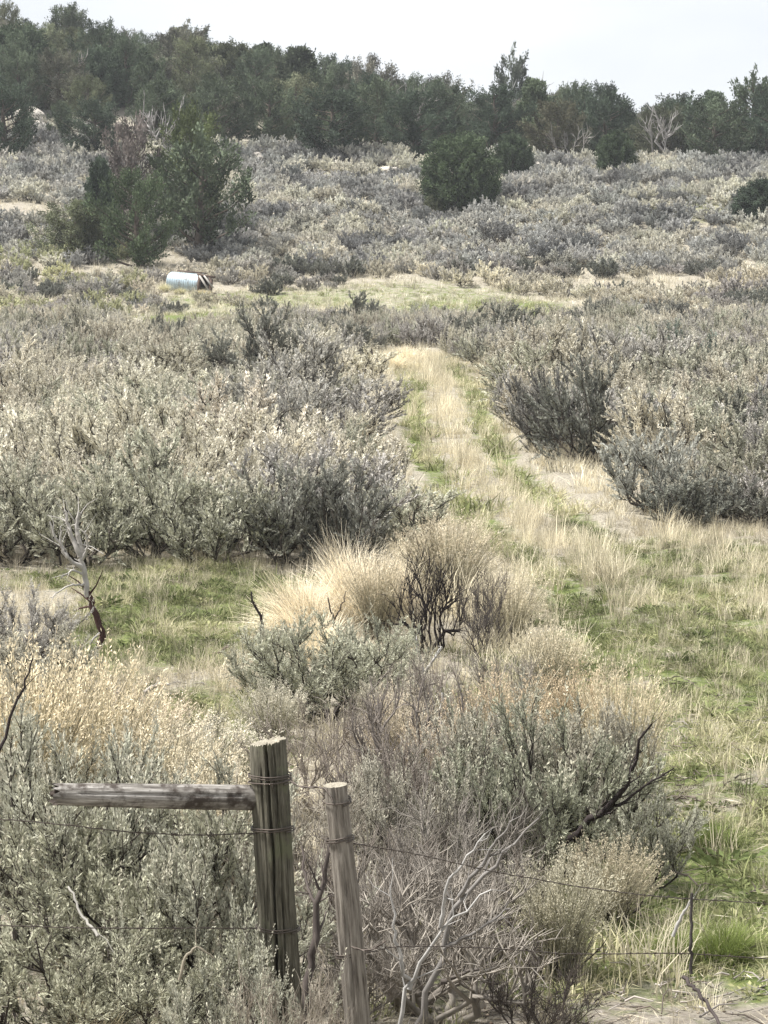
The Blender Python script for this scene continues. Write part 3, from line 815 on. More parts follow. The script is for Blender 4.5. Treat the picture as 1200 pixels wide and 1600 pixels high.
def zone_label(px, y, c):
    tone = 'dark grey' if c[0] < 0.28 else ('cream topped' if c[0] > 0.61 else ('tan' if c[0] > 0.485 else 'grey'))
    if px < 660:
        side = 'far left' if px < 200 else ('left' if px < 430 else 'left of track')
    else:
        side = 'right of track' if px < 850 else ('right' if px < 1030 else 'far right')
    dep = 'front rows' if y < 36 else ('middle rows' if y < 46 else 'back rows')
    return '%s sagebrush in the thicket\'s %s, %s' % (tone, dep, side), 'sagebrush of the thicket, %s, %s' % (dep, side)
ORD = ['first', 'second', 'third', 'fourth', 'fifth', 'sixth', 'seventh', 'eighth', 'ninth', 'tenth', 'eleventh', 'twelfth', 'thirteenth', 'fourteenth', 'fifteenth', 'sixteenth', 'seventeenth', 'eighteenth', 'nineteenth', 'twentieth']
def ordinals(keys, xs):
    """for each item its place from the left among the items of the same key, as a word, or None when alone"""
    out = [None] * len(keys)
    for k in set(keys):
        m_ = sorted((j for j in range(len(keys)) if keys[j] == k), key=lambda j: xs[j])
        for r, j in enumerate(m_): out[j] = None if len(m_) == 1 else ORD[min(r, len(ORD) - 1)]
    return out
ids = sorted(indiv)
labs = [zone_label(pxs[i], pts[i, 1], cols[i]) for i in ids]
for i, (lab, grp), o_ in zip(ids, labs, ordinals([a for a, b in labs], [pxs[i] for i in ids])):
    lab = lab if o_ is None else o_ + ' from left of the ' + lab
    shrub('mid', int(variant[i]), 'sagebrush', lab, 'shrub', (pts[i, 0], pts[i, 1], zz[i]), 1.1 * size[i] * rng.uniform(0.75, 1.2), 1.75 * size[i],
          tuple(cols[i]), rz=rng.uniform(0, 6.28), group=grp)

def merged(pr, leaf, name):
    st, fo, sd = pr['_raw']
    ch = [(a, b, 0, t) for a, b, m_, t in st] + [(a, b, 1, t) for a, b, m_, t in fo] + [(a, b, 2, t) for a, b, m_, t in sd]
    return build_mesh(name, ch, [M['bark'], M[leaf], M['seed']])
def far_sage(seed):
    r_ = np.random.RandomState(seed)
    lines, tb, td, tl = grow(r_, 1.0, 0.66, 11, 7, 3, flat=0.3, gnarl=0.035, stem_r=0.022, twig_len=0.17, start=0.12)
    st = stems_chunks(lines, tb, td, tl, rng=r_, twigs=False, sides=(4, 3))
    fo = [plume_leaves(r_, tb, td, tl, 30, 0.07, 0.034, spread=0.6)]
    sd = seed_spikes(r_, tb, td, tl, 0.14, 0.14, 7, 0.05, minz=0.55)
    ch = [(a, b, 0, t) for a, b, m_, t in st] + [(a, b, 1, t) for a, b, m_, t in fo] + [(a, b, 2, t) for a, b, m_, t in sd]
    return build_mesh('far_sage', ch, [M['bark'], M['sage_i'], M['seed']])
rest = np.array([i for i in range(n_) if i not in indiv])
src = [merged(PR['mid'][i], 'sage_i', 'mid_sage_source') for i in range(4)] + [far_sage(300 + i) for i in range(6)]
ri = np.where(pts[rest, 1] < 80, rng.randint(0, 4, len(rest)), 4 + rng.randint(0, 6, len(rest)))
ss = np.stack([size[rest]] * 3, 1) * rng.uniform(0.85, 1.15, (len(rest), 3))
scatter('sagebrush_cover', src, np.column_stack([pts[rest], zz[rest] - 0.03]), rng.uniform(0, 6.28, len(rest)), ss, ri, cols[rest],
        'grey and tan sagebrush covering the far flat and the hillside', 'sagebrush cover')
print('shrubs', n_, 'individual', len(indiv), 'rest', len(rest), 'last individual at', max(pts[i, 1] for i in indiv))

# ------------------------------------------------------------------ grasses
def tuft(seed, n, H, R, w, mat, arch=0.6, seg=3):
    r_ = np.random.RandomState(seed)
    return build_mesh('tuft', [blade_chunks(r_, n, H, R, w, arch=arch, seg=seg, root=0.5)], [M[mat]])
dry = [tuft(400 + i, 34, 0.34, 0.2, 0.005, 'straw_i') for i in range(4)]
dryfar = [tuft(410 + i, 26, 0.42, 0.3, 0.014, 'straw_i', seg=2) for i in range(3)]
grn = [tuft(420 + i, 40, 0.15, 0.16, 0.007, 'green_i', arch=0.9) for i in range(4)]
grnfar = [tuft(430 + i, 30, 0.2, 0.3, 0.02, 'green_i', arch=0.9, seg=2) for i in range(3)]
def weed(seed):
    r_ = np.random.RandomState(seed); n = 60
    az = r_.uniform(0, 6.28, n); el = r_.uniform(0.1, 1.0, n); rr = r_.uniform(0, 0.1, n)
    b_ = np.stack([np.cos(az) * rr, np.sin(az) * rr, r_.uniform(0, 0.05, n)], 1)
    d_ = np.stack([np.cos(az), np.sin(az), el], 1)
    V, Fq = leaves(r_, b_, d_, r_.uniform(0.03, 0.075, n), r_.uniform(0.012, 0.024, n))
    return build_mesh('weed', [(V, Fq, 0, np.repeat(r_.uniform(0, 1, n), 4))], [M['green_i']])
weeds = [weed(440 + i) for i in range(4)]

def cover(name, protos, y0, y1, step, prob, pal, sc0, label, cat, margin=1.5, sq=0.3, seed=1):
    r_ = np.random.RandomState(seed)
    q = jitter_grid(r_, y0, y1, step, margin)
    pr = prob(q[:, 0], q[:, 1])
    q = q[r_.uniform(0, 1, len(q)) < pr]
    n = len(q)
    z = zf(q[:, 0], q[:, 1])
    s = sc0 * np.clip(r_.lognormal(0, sq, n), 0.45, 2.0)
    pal = np.array(pal)
    clump = (snoise(q[:, 0], q[:, 1], 2.7, 3) * 0.35 + 0.5 + r_.normal(0, 0.22, n)).clip(0, 0.999)
    c = pal[(clump * len(pal)).astype(int)] * r_.uniform(0.82, 1.18, (n, 1))
    print(name, n)
    return scatter(name, protos, np.column_stack([q, z]), r_.uniform(0, 6.28, n), np.stack([s, s, s * r_.uniform(0.7, 1.2, n)], 1), r_.randint(0, len(protos), n), c, label, cat,
                   tiltx=r_.normal(0, 0.12, n))

DRYPAL = [(0.36, 0.32, 0.24), (0.48, 0.43, 0.32), (0.58, 0.52, 0.38), (0.66, 0.60, 0.45)]
GRNPAL = [(0.13, 0.145, 0.07), (0.20, 0.215, 0.10), (0.30, 0.305, 0.16), (0.44, 0.41, 0.26)]
def p_green(x, y):
    return np.clip(green_mask(x, y) * 1.1 * (1 - 0.9 * bare_mask(x, y)) * np.where(y < 70, np.clip(0.72 + 0.85 * snoise(x, y, 1.3, 2), 0.1, 1), np.clip(0.8 + 0.5 * snoise(x, y, 4, 2), 0.2, 1)), 0, 1)
def p_strip(x, y):
    """dry grass of the track's crown and verges"""
    td = np.abs(track_dist(x, y))
    s = np.maximum(np.exp(-(td / 0.3) ** 2) * np.clip(0.8 + 0.7 * snoise(x, y, 1.9, 1), 0.25, 1), 0.16 * (td < 1.2)) * sstep(20, 25, y) * (y < 64)
    v = np.exp(-((td - 1.55) / 0.42) ** 2) * (y > 16) * (y < 60) * np.clip(0.4 + 0.5 * snoise(x, y, 2.6, 2), 0.05, 0.9)
    w = zone(640, 61, 1.5, 6, x, y) * 0.9
    return np.clip(np.maximum(np.maximum(s, v), w), 0, 1)
def p_dry(x, y):
    g = green_mask(x, y); b_ = bare_mask(x, y)
    return np.clip((0.6 + 0.35 * snoise(x, y, 3.0, 0)) * (1 - 0.45 * g) * (1 - 0.6 * b_) * (1 - 0.35 * zone(1180, 15, 2.2, 9, x, y)) * (1 - 0.9 * np.exp(-((np.abs(track_dist(x, y)) - 0.68) / 0.3) ** 2) * (y > 20) * (y < 60)), 0, 1)
cover('green_grass', grn, 7.5, 30, lambda y: 0.13, p_green, GRNPAL, 0.9, 'short green grass in the wheel ruts and on the open ground', 'grass', seed=2)
cover('green_weeds', weeds, 7.5, 30, lambda y: 0.15, lambda x, y: p_green(x, y) * 0.55, [(0.11, 0.135, 0.055), (0.17, 0.19, 0.085), (0.27, 0.27, 0.14)], 0.75, 'leafy green weeds between the grass on the open ground', 'weeds', seed=3)
cover('green_sward', grnfar, 30, 135, lambda y: 0.24 if y < 62 else 0.42, lambda x, y: p_green(x, y) * np.where(y < 62, 1, .8), GRNPAL[1:], 1.0, 'green grass of the upper track and the far clearings', 'grass', margin=2.5, seed=4)
cover('dry_grass', dry, 7.0, 30, lambda y: 0.15, p_dry, DRYPAL, 0.62, 'dry straw grass between the foreground shrubs', 'grass', seed=5)
cover('track_grass', [tuft(450 + i, 40, 0.5, 0.22, 0.008, 'straw_i', arch=0.5) for i in range(4)], 14, 66, lambda y: 0.2, p_strip, DRYPAL[2:] + [(0.74, 0.67, 0.50)], 0.68, 'tall blond grass on the crown and verges of the track', 'grass', seed=6)
def p_far(x, y):
    return np.clip(np.where(y < 60, 0.85, 0.65) + 0.35 * snoise(x, y, 5.0, 1) - 0.4 * green_mask(x, y) - bare_mask(x, y) * 0.45 + 0.5 * zone(1000, 107, 6, 4, x, y), 0, 1) * (np.abs(track_dist(x, y)) > np.where(y < 60, 1.2, 0))
cover('hill_grass', dryfar, 30, 152, lambda y: 0.36 if y < 60 else (0.46 if y < 105 else 0.4), p_far, [(0.50, 0.46, 0.36), (0.62, 0.57, 0.45), (0.70, 0.65, 0.52)], 0.75, 'dry tan grass between the sagebrush up to the tree line', 'grass', margin=2.5, seed=7)

def flat_straw(seed):
    r_ = np.random.RandomState(seed); n = 26
    az = r_.uniform(0, 6.28, n)
    b_ = np.stack([r_.uniform(-.2, .2, n), r_.uniform(-.2, .2, n), r_.uniform(0.004, 0.03, n)], 1)
    d_ = np.stack([np.cos(az), np.sin(az), r_.normal(0.05, 0.15, n)], 1)
    V, Fq = leaves(r_, b_, d_, r_.uniform(0.02, 0.10, n), r_.uniform(0.002, 0.0045, n))
    return build_mesh('straw', [(V, Fq, 0, np.repeat(r_.uniform(0, 1, n), 4))], [M['straw_i']])
cover('fallen_straw', [flat_straw(460 + i) for i in range(4)], 7.0, 32, lambda y: 0.2, lambda x, y: np.clip(0.55 + 0.5 * snoise(x, y, 1.7, 0), 0.05, 1) * np.where(y < 9.6, 0.8, 1),
      [(0.22, 0.19, 0.145), (0.36, 0.31, 0.24), (0.48, 0.43, 0.33), (0.58, 0.53, 0.43)], 1.0, 'pale fallen straw and twigs littering the open ground', 'straw litter', seed=8)
def clod(seed):
    r_ = np.random.RandomState(seed); ch = []
    for _ in range(9):
        c_ = np.array([r_.uniform(-.2, .2), r_.uniform(-.2, .2), 0.0]); q_ = r_.uniform(0.004, 0.011)
        v_ = rnd_unit(r_, 6) * 0 + np.array([[1, 0, 0], [-1, 0, 0], [0, 1, 0], [0, -1, 0], [0, 0, .5], [0, 0, -.5]]) * q_ * r_.uniform(0.6, 1.3, (6, 1)) + c_
        ch.append((v_, np.array([[0, 2, 4], [2, 1, 4], [1, 3, 4], [3, 0, 4], [2, 0, 5], [1, 2, 5], [3, 1, 5], [0, 3, 5]]), 0, r_.uniform(0, 1)))
    return build_mesh('clods', ch, [M['straw_i']])
cover('soil_clods', [clod(470 + i) for i in range(3)], 7.0, 20, lambda y: 0.17, lambda x, y: np.clip(bare_mask(x, y) * 1.0 + 0.08, 0, 1),
      [(0.16, 0.125, 0.095), (0.24, 0.20, 0.155), (0.36, 0.31, 0.25)], 1.0, 'loose clods and pebbles on the bare soil', 'clods', seed=9)
def twig_litter(seed):
    r_ = np.random.RandomState(seed); ch = []
    for _ in range(10):
        c_ = np.array([r_.uniform(-.2, .2), r_.uniform(-.2, .2), 0.008]); a_ = r_.uniform(0, 6.28); L_ = r_.uniform(0.03, 0.14)
        d_ = np.array([math.cos(a_), math.sin(a_), r_.normal(0.05, 0.12)]) * L_
        ch += tube_chunks([c_, c_ + d_ * .5 + r_.normal(0, 0.008, 3), c_ + d_], [0.003, 0.0026, 0.0012], 4, 0, r_.uniform(0, 1))
    return build_mesh('twig_litter', ch, [M['straw_i']])
cover('twig_litter', [twig_litter(480 + i) for i in range(3)], 7.0, 18, lambda y: 0.2, lambda x, y: np.clip(0.35 + 0.6 * bare_mask(x, y), 0, 1),
      [(0.07, 0.06, 0.05), (0.16, 0.135, 0.115), (0.34, 0.31, 0.28)], 1.0, 'broken dark and grey twigs lying under the foreground shrubs', 'twig litter', seed=10)

# ------------------------------------------------------------------ junipers
def proto_juniper(name, seed, H, R, shape, dens=1.0, leaf=0.17, skirt=0.06, bare=0.0):
    """shape: 'round' dome, 'cone', 'ragged' open crown with separate limbs"""
    r_ = np.random.RandomState(seed)
    st, fo, limb = [], [], []
    k = 7
    t = np.linspace(0, 1, k)
    tp = np.stack([np.cumsum(r_.normal(0, 0.05, k)) * R * 0.4, np.cumsum(r_.normal(0, 0.05, k)) * R * 0.4, -0.1 + (H * 0.9 + .1) * t], 1)
    st += tube_chunks(tp, 0.05 * H * (1 - 0.85 * t), 7, 0, 0.5, rough=0.15, rng=r_)
    nl = int((58 if shape != 'ragged' else 34) * dens)
    lobes = r_.uniform(0.72, 1.12, 9); lph = r_.uniform(0, 6.28)
    cb, cd, lb = [], [], []
    for i in range(nl):
        u = (i + r_.uniform(0, 1)) / nl
        z = H * (skirt + (0.95 - skirt) * u)
        az = i * 2.399 + r_.normal(0, 0.35)
        if shape == 'cone': pr = (1 - u) ** 0.7 * 0.95 + 0.08
        elif shape == 'round': pr = math.sqrt(max(0.02, 1 - ((u - 0.33) / 0.70) ** 2))
        else: pr = math.sqrt(max(0.02, 1 - ((u - 0.48) / 0.58) ** 2)) * r_.uniform(0.55, 1.15)
        pr *= lobes[int((az + lph) / 0.7) % 9] if shape != 'round' else 0.9 + 0.1 * lobes[int((az + lph) / 0.7) % 9]
        reach = R * pr
        z0 = max(0.05, z - reach * 0.55)
        f = np.clip(z0 / (H * 0.9), 0, 1) * (k - 1.001); a = int(f)
        p0 = tp[a] + (tp[a + 1] - tp[a]) * (f - a)
        dirh = np.array([math.cos(az), math.sin(az), 0])
        p1 = np.array([tp[a][0], tp[a][1], 0]) * 0.5 + dirh * reach; p1[2] = z
        mid = p0 * 0.45 + p1 * 0.55 + np.array([0, 0, -0.06 * reach]) + r_.normal(0, 0.05, 3) * reach
        st += tube_chunks([p0, mid, p1], [0.018 * H * (1 - 0.6 * u), 0.010 * H * (1 - .5 * u), 0.003 * H], 4, 0, r_.uniform(0, 1))
        nc = 7 if shape != 'ragged' else 8
        for j in range(nc):
            s = r_.uniform(0.38, 1.0) ** 0.8
            c = (1 - s) ** 2 * p0 + 2 * s * (1 - s) * mid + s * s * p1 + r_.normal(0, (0.03 if shape == 'round' else 0.06) * R, 3)
            lb.append(i); cb.append(c); cd.append(norm(dirh * 0.45 * s + np.array([0, 0, 0.85]) + r_.normal(0, 0.22, 3)))
    # the leader
    for j in range(8):
        lb.append(nl); cb.append(tp[-1] + r_.normal(0, 0.07 * R, 3) + np.array([0, 0, r_.uniform(-0.15, 0.06) * H])); cd.append(norm(np.array([0, 0, 1.]) + r_.normal(0, 0.2, 3)))
    cb, cd = np.array(cb), np.array(cd)
    keepc = r_.uniform(0, 1, len(cb)) > bare
    cb, cd, lb = cb[keepc], cd[keepc], np.array(lb)[keepc]
    cb[:, 2] = np.maximum(cb[:, 2], 0.05)
    n = len(cb); per = 52 if shape == 'ragged' else (46 if shape == 'round' else 60)
    idx = np.repeat(np.arange(n), per)
    L = (0.12 * R + 0.16) * r_.uniform(0.7, 1.35, n)
    tt = r_.uniform(-0.5, 1.0, len(idx))
    spread = (1.0 - 0.65 * np.clip(tt, 0, 1))[:, None]
    base = cb[idx] + cd[idx] * (L[idx] * tt)[:, None] + r_.normal(0, 1, (len(idx), 3)) * (0.33 * L[idx])[:, None] * spread
    d = cd[idx] * 0.8 + r_.normal(0, 0.5, (len(idx), 3))
    V, Fq = leaves(r_, base, d, leaf * r_.uniform(0.7, 1.4, len(idx)), leaf * 0.42)
    tw = r_.uniform(0, 1, nl + 1)[lb][idx] * 0.5 + r_.uniform(0, 1, n)[idx] * 0.25 + r_.uniform(0, 1, len(idx)) * 0.25
    fo.append((V, Fq, 0, np.repeat(tw, 4)))
    return {'trunk': build_mesh(name + '_trunk', st, [M['jbark']]), 'crown': build_mesh(name + '_crown', fo, [M['jun']]), 'H': H, 'R': R}

JP = {'round': [proto_juniper('juniper_round%d' % i, 500 + i, 4.4, 2.1, 'round', 2.3, 0.15) for i in range(2)],
      'cone': [proto_juniper('juniper_cone%d' % i, 510 + i, 3.6, 1.3, 'cone', 1.2, 0.15) for i in range(2)],
      'ragged': [proto_juniper('juniper_ragged%d' % i, 520 + i, 5.0, 2.5, 'ragged', 1.15, 0.15, 0.1) for i in range(6)],
      'open': [proto_juniper('juniper_open%d' % i, 530 + i, 5.0, 2.4, 'ragged', 0.9, 0.2, 0.2, bare=0.45) for i in range(2)]}
def juniper(kind, var, label, px, d, H, W, color, rz=None, group=None, name='juniper_tree', dz=0):
    pr = JP[kind][var % len(JP[kind])]
    root = bpy.data.objects.new(name, None); COL.objects.link(root)
    root.location = P(px, d, dz)
    root.rotation_euler = (0, 0, rng.uniform(0, 6.28) if rz is None else rz)
    s = W / (2 * pr['R']); root.scale = (s, s, H / pr['H'])
    tag(root, label, 'tree', group)
    link('trunk', pr['trunk'], root); link('crown', pr['crown'], root, color=color)['kind'] = 'stuff'
    return root
JG = (0.098, 0.120, 0.078); JD = (0.068, 0.088, 0.062); JO = (0.14, 0.152, 0.094)
juniper('round', 0, 'dense round dark green juniper standing alone in the hillside sagebrush', 720, 129.5, 4.2, 4.3, (0.088, 0.115, 0.066))
juniper('round', 0, 'dark conical juniper just behind the right side of the round juniper', 800, 140.5, 2.7, 2.4, (0.075, 0.098, 0.06))
juniper('round', 1, 'small dark conical juniper in front of the tree line at right', 960, 140.5, 2.5, 2.4, (0.08, 0.105, 0.062))
juniper('round', 1, 'low dark juniper cut by the right edge on the hillside', 1187, 125.5, 2.3, 3.2, JD)
juniper('round', 1, 'small juniper sprout at the lower left foot of the round juniper', 678, 128.5, 1.0, 1.1, JO)
juniper('ragged', 3, 'green juniper in front of the left hillside cluster', 218, 114, 4.7, 4.2, (0.095, 0.125, 0.07))
juniper('open', 0, 'wide airy juniper on the right of the left hillside cluster', 312, 117, 6.0, 5.6, JG)
juniper('ragged', 1, 'olive juniper at the left foot of the left hillside cluster', 118, 116, 2.8, 4.6, JO)
juniper('open', 1, 'reddish brown half dead juniper top rising above the left hillside cluster', 205, 121, 6.2, 3.4, (0.19, 0.165, 0.15))
juniper('ragged', 2, 'yellow-green pointed juniper behind the right of the left hillside cluster', 300, 122, 6.6, 4.4, (0.10, 0.12, 0.055))
juniper('cone', 1, 'slim dark juniper at the left shoulder of the left hillside cluster', 158, 118, 4.6, 2.2, JD)
# front of the tree line, then the wood behind
FRONT = [(15, 143, 4.9, 5.0, JD, 'large dark juniper at the left end of the tree line'),
 (100, 152, 2.6, 2.2, JG, 'small juniper between the pale rocks and the tree line at left'),
 (150, 147, 3.6, 4.6, JD, 'dark juniper right of the pale rocks at upper left'),
 (250, 152, 4.4, 4.8, JG, 'juniper of the tree line above the left hillside cluster'),
 (345, 153, 4.6, 5.0, JG, 'juniper of the tree line right above the reddish half dead one'),
 (420, 154, 4.4, 4.6, JG, 'juniper of the tree line left of the big spreading dark one'),
 (515, 148, 4.2, 6.4, JD, 'big spreading dark juniper at the front of the tree line left of centre'),
 (590, 156, 4.3, 4.6, JG, 'juniper at the front of the tree line near the picture centre'),
 (648, 150, 4.4, 5.4, JD, 'broad dark juniper above and left of the round juniper'),
 (770, 155, 4.4, 4.8, JD, 'dark juniper of the tree line behind the round juniper'),
 (865, 152, 4.0, 4.6, (0.095, 0.092, 0.062), 'brownish juniper of the tree line right of the round juniper'),
 (940, 156, 4.4, 4.6, JD, 'dark juniper of the tree line behind the small conical one'),
 (1035, 152, 3.8, 4.6, (0.085, 0.09, 0.06), 'grey-green juniper of the tree line right of the small conical one'),
 (1115, 149, 4.0, 5.2, JG, 'broad juniper of the tree line second from the right edge'),
 (1195, 150, 4.4, 4.8, JD, 'dark juniper of the tree line at the right edge')]
for i, (px, d, H, W, c_, lab) in enumerate(FRONT):
    juniper('ragged', i, lab, px, d, H, W, vary(rng, c_, .1))
wood = []
rw = np.random.RandomState(11)
cand = jitter_grid(rw, 160, 222, lambda y: 4.8, 4.0)
nt = 0
for x, y in cand:
    px = 600 + x / y * F_PX
    if 45 < px < 85 and y < 172: continue           # pale rocky gap at upper left
    kind = ('ragged', 'ragged', 'ragged', 'ragged', 'round', 'open', 'ragged', 'cone')[rw.randint(8)]
    ci = rw.randint(5)
    c_ = (JG, JD, JO, JG, (0.15, 0.148, 0.115))[ci]
    tone = ('green', 'dark', 'olive', 'green', 'grey-green')[ci]
    dep = 'lower' if y < 178 else ('middle' if y < 200 else 'skyline')
    sd = 'far left' if px < 250 else ('left' if px < 500 else ('centre' if px < 750 else ('right' if px < 1000 else 'far right')))
    wood.append((kind, rw.randint(6), px, y, rw.uniform(2.8, 5.8), rw.uniform(3.4, 5.6), vary(rng, c_, .3), rw.uniform(0, 6.28), '%s juniper in the ridge wood\'s %s rows, %s' % (tone, dep, sd), 'ridge wood junipers, %s rows, %s' % (dep, sd)))
for q_, o_ in zip(wood, ordinals([q[8] for q in wood], [q[2] for q in wood])):
    juniper(q_[0], q_[1], q_[8] if o_ is None else o_ + ' from left of the ' + q_[8].replace('juniper ', 'junipers '), q_[2], q_[3], q_[4], q_[5], q_[6], rz=q_[7], group=q_[9])
nt = len(wood)
print('wood trees', nt)
juniper('open', 0, 'tall thin-topped juniper sticking out of the skyline right of centre', 797, 200, 8.4, 4.2, (0.10, 0.115, 0.085))

# bleached dead junipers in the wood
def snag(name, label, px, d, H, R, seed, color, nmain=4, cat='dead tree', nsub=6):
    r_ = np.random.RandomState(seed)
    lines, tb, td, tl = grow(r_, H, R, nmain, nsub, 3, flat=0.7, gnarl=0.05, stem_r=0.022 * H, twig_len=0.12 * H, start=0.35)
    root = bpy.data.objects.new(name, None); COL.objects.link(root); root.location = P(px, d)
    tag(root, label, cat)
    mains = [q for q in lines if q[2] == 0]; subs = [q for q in lines if q[2] == 1]
    link('trunk', build_mesh('trunk', stems_chunks(mains, tb[:0], td[:0], tl[:0], rng=r_), [M['dead']]), root, color=color)
    link('branches', build_mesh('branches', stems_chunks(subs, tb, td, tl, rng=r_, twig_r=0.004 * H), [M['dead']]), root, color=color)
    return root
PALE = (0.42, 0.40, 0.38)
snag('dead_juniper', 'bleached dead juniper snag in front of the wood at upper left', 252, 148, 5.0, 1.4, 601, PALE)
snag('dead_juniper', 'bleached dead juniper snag among the trees at upper right', 1030, 149, 4.6, 1.6, 602, PALE)
snag('dead_juniper', 'bare pale snag at the skyline near the right edge', 1192, 190, 6.6, 0.8, 603, (0.3, 0.29, 0.28))
snag('dead_juniper', 'pale bare snag beside the thin-topped juniper on the skyline', 822, 196, 6.8, 1.8, 604, (0.5, 0.5, 0.48))

snag('dead_juniper', 'pale dead limbs showing in the wood above the left of the round juniper', 640, 158, 4.8, 1.6, 605, (0.34, 0.32, 0.30))
snag('dead_juniper', 'pale dead limbs in the wood between round juniper and small conical one', 890, 150, 3.6, 1.6, 606, (0.36, 0.34, 0.31))
snag('dead_juniper', 'grey dead limbs in the wood above the left end of the rocks', 120, 165, 5.0, 1.6, 607, (0.33, 0.31, 0.29))
# ------------------------------------------------------------------ pale rocks on the hillside
m, n, l, out = base_mat('pale_rock')
tcn = n.new('ShaderNodeTexCoord')
rk = ramp(noise(2.2, 8, 0.65), [(0.3, (0.30, 0.27, 0.23)), (0.55, (0.50, 0.46, 0.40)), (0.75, (0.62, 0.58, 0.52))])
p = n.new('ShaderNodeBsdfPrincipled'); p.inputs['Roughness'].default_value = 0.9
l.new(rk, p.inputs['Base Color']); l.new(p.outputs[0], out.inputs['Surface'])
M['rock'] = m
def rock_mesh(seed):
    import bmesh
    r_ = np.random.RandomState(seed)
    bm = bmesh.new(); bmesh.ops.create_icosphere(bm, subdivisions=3, radius=1)
    pl = rnd_unit(r_, 9); of = r_.uniform(0.55, 0.9, 9)
    for v in bm.verts:
        c_ = np.array(v.co)
        for a_, o_ in zip(pl, of):
            dd = c_ @ a_ - o_
            if dd > 0: c_ = c_ - a_ * dd * 0.9
        v.co = c_ * (1 + r_.normal(0, 0.015))
    me = bpy.data.meshes.new('rock'); bm.to_mesh(me); bm.free(); me.materials.append(M['rock']); return me
rocks = [rock_mesh(i) for i in range(3)]
for i, (px, d, s, lab) in enumerate([(45, 158, (1.5, 1.0, 1.3), 'upper pale rock in the gap of the trees at upper left'), (75, 152, (1.3, 1.0, 0.6), 'lower pale rock in the gap of the trees at upper left'),
        (62, 155, (0.8, .8, .8), 'small pale rock between the two larger ones at upper left'),
        (445, 175, (1.3, 0.9, 1.0), 'pale rock high in the wood left of centre'), (403, 147, (0.9, 0.8, 0.45), 'pale rock at the foot of the tree line left of centre'),
        (610, 145, (0.9, 0.7, 0.4), 'flat pale rock at the foot of the tree line near the centre'), (838, 146, (0.8, .6, .4), 'pale rock at the tree line right of the round juniper'),
        (672, 146, (0.7, .6, .5), 'pale rock at the upper left of the round juniper')]):
    o = link('rock', rocks[i % 3], loc=P(px, d, s[2] * 0.3), rot=(0, 0, rng.uniform(0, 6)), scale=s); tag(o, lab, 'rock', 'pale hillside rocks')

# ------------------------------------------------------------------ fence
def wood_mat(name, cols, streak=(28, 28, 2.0), bump=0.6, stain=None):
    m, n_, l_, out = base_mat(name)
    tcn = n_.new('ShaderNodeTexCoord')
    mp_ = n_.new('ShaderNodeMapping'); mp_.inputs['Scale'].default_value = streak; l_.new(tcn.outputs['Object'], mp_.inputs['Vector'])
    nz = n_.new('ShaderNodeTexNoise'); nz.inputs['Scale'].default_value = 3; nz.inputs['Detail'].default_value = 8; nz.inputs['Roughness'].default_value = 0.7
    l_.new(mp_.outputs[0], nz.inputs['Vector'])
    q = n_.new('ShaderNodeValToRGB'); e = q.color_ramp.elements
    while len(e) < len(cols): e.new(0.5)
    for i, (p_, c_) in enumerate(cols): e[i].position = p_; e[i].color = (*c_, 1)
    l_.new(nz.outputs['Fac'], q.inputs['Fac'])
    c_ = q.outputs['Color']
    if stain:
        n2 = n_.new('ShaderNodeTexNoise'); n2.inputs['Scale'].default_value = stain[1]; n2.inputs['Detail'].default_value = 6; n2.inputs['Roughness'].default_value = 0.65
        l_.new(tcn.outputs['Object'], n2.inputs['Vector'])
        cl = n_.new('ShaderNodeClamp'); l_.new(mathn(n_, l_, 'MULTIPLY', mathn(n_, l_, 'SUBTRACT', n2.outputs['Fac'], stain[2]), 9), cl.inputs[0])
        c_ = mixc(n_, l_, cl.outputs[0], c_, stain[0])
    p_ = n_.new('ShaderNodeBsdfPrincipled'); p_.inputs['Roughness'].default_value = 0.85; p_.inputs['Specular IOR Level'].default_value = 0.2
    l_.new(c_, p_.inputs['Base Color'])
    b_ = n_.new('ShaderNodeBump'); b_.inputs['Strength'].default_value = bump; b_.inputs['Distance'].default_value = 0.006
    l_.new(nz.outputs['Fac'], b_.inputs['Height']); l_.new(b_.outputs[0], p_.inputs['Normal'])
    l_.new(p_.outputs[0], out.inputs['Surface'])
    return m
M['post'] = wood_mat('olive_weathered_wood', [(0.34, (0.025, 0.022, 0.016)), (0.5, (0.095, 0.088, 0.066)), (0.68, (0.19, 0.178, 0.14))], stain=((0.115, 0.118, 0.075), 9, 0.53))
M['post_end'] = wood_mat('pale_end_grain', [(0.3, (0.13, 0.115, 0.09)), (0.5, (0.26, 0.235, 0.185)), (0.7, (0.40, 0.365, 0.29))], (30, 30, 10))
M['stake'] = wood_mat('grey_stake_wood', [(0.34, (0.06, 0.05, 0.042)), (0.5, (0.18, 0.16, 0.135)), (0.68, (0.29, 0.265, 0.23))])
M['rail'] = wood_mat('grey_rail_wood', [(0.34, (0.05, 0.043, 0.037)), (0.5, (0.20, 0.185, 0.165)), (0.68, (0.42, 0.40, 0.37))], stain=((0.055, 0.045, 0.038), 11, 0.455))
M['rot'] = wood_mat('dark_broken_wood', [(0.3, (0.015, 0.012, 0.01)), (0.7, (0.07, 0.055, 0.045))], (12, 12, 12))
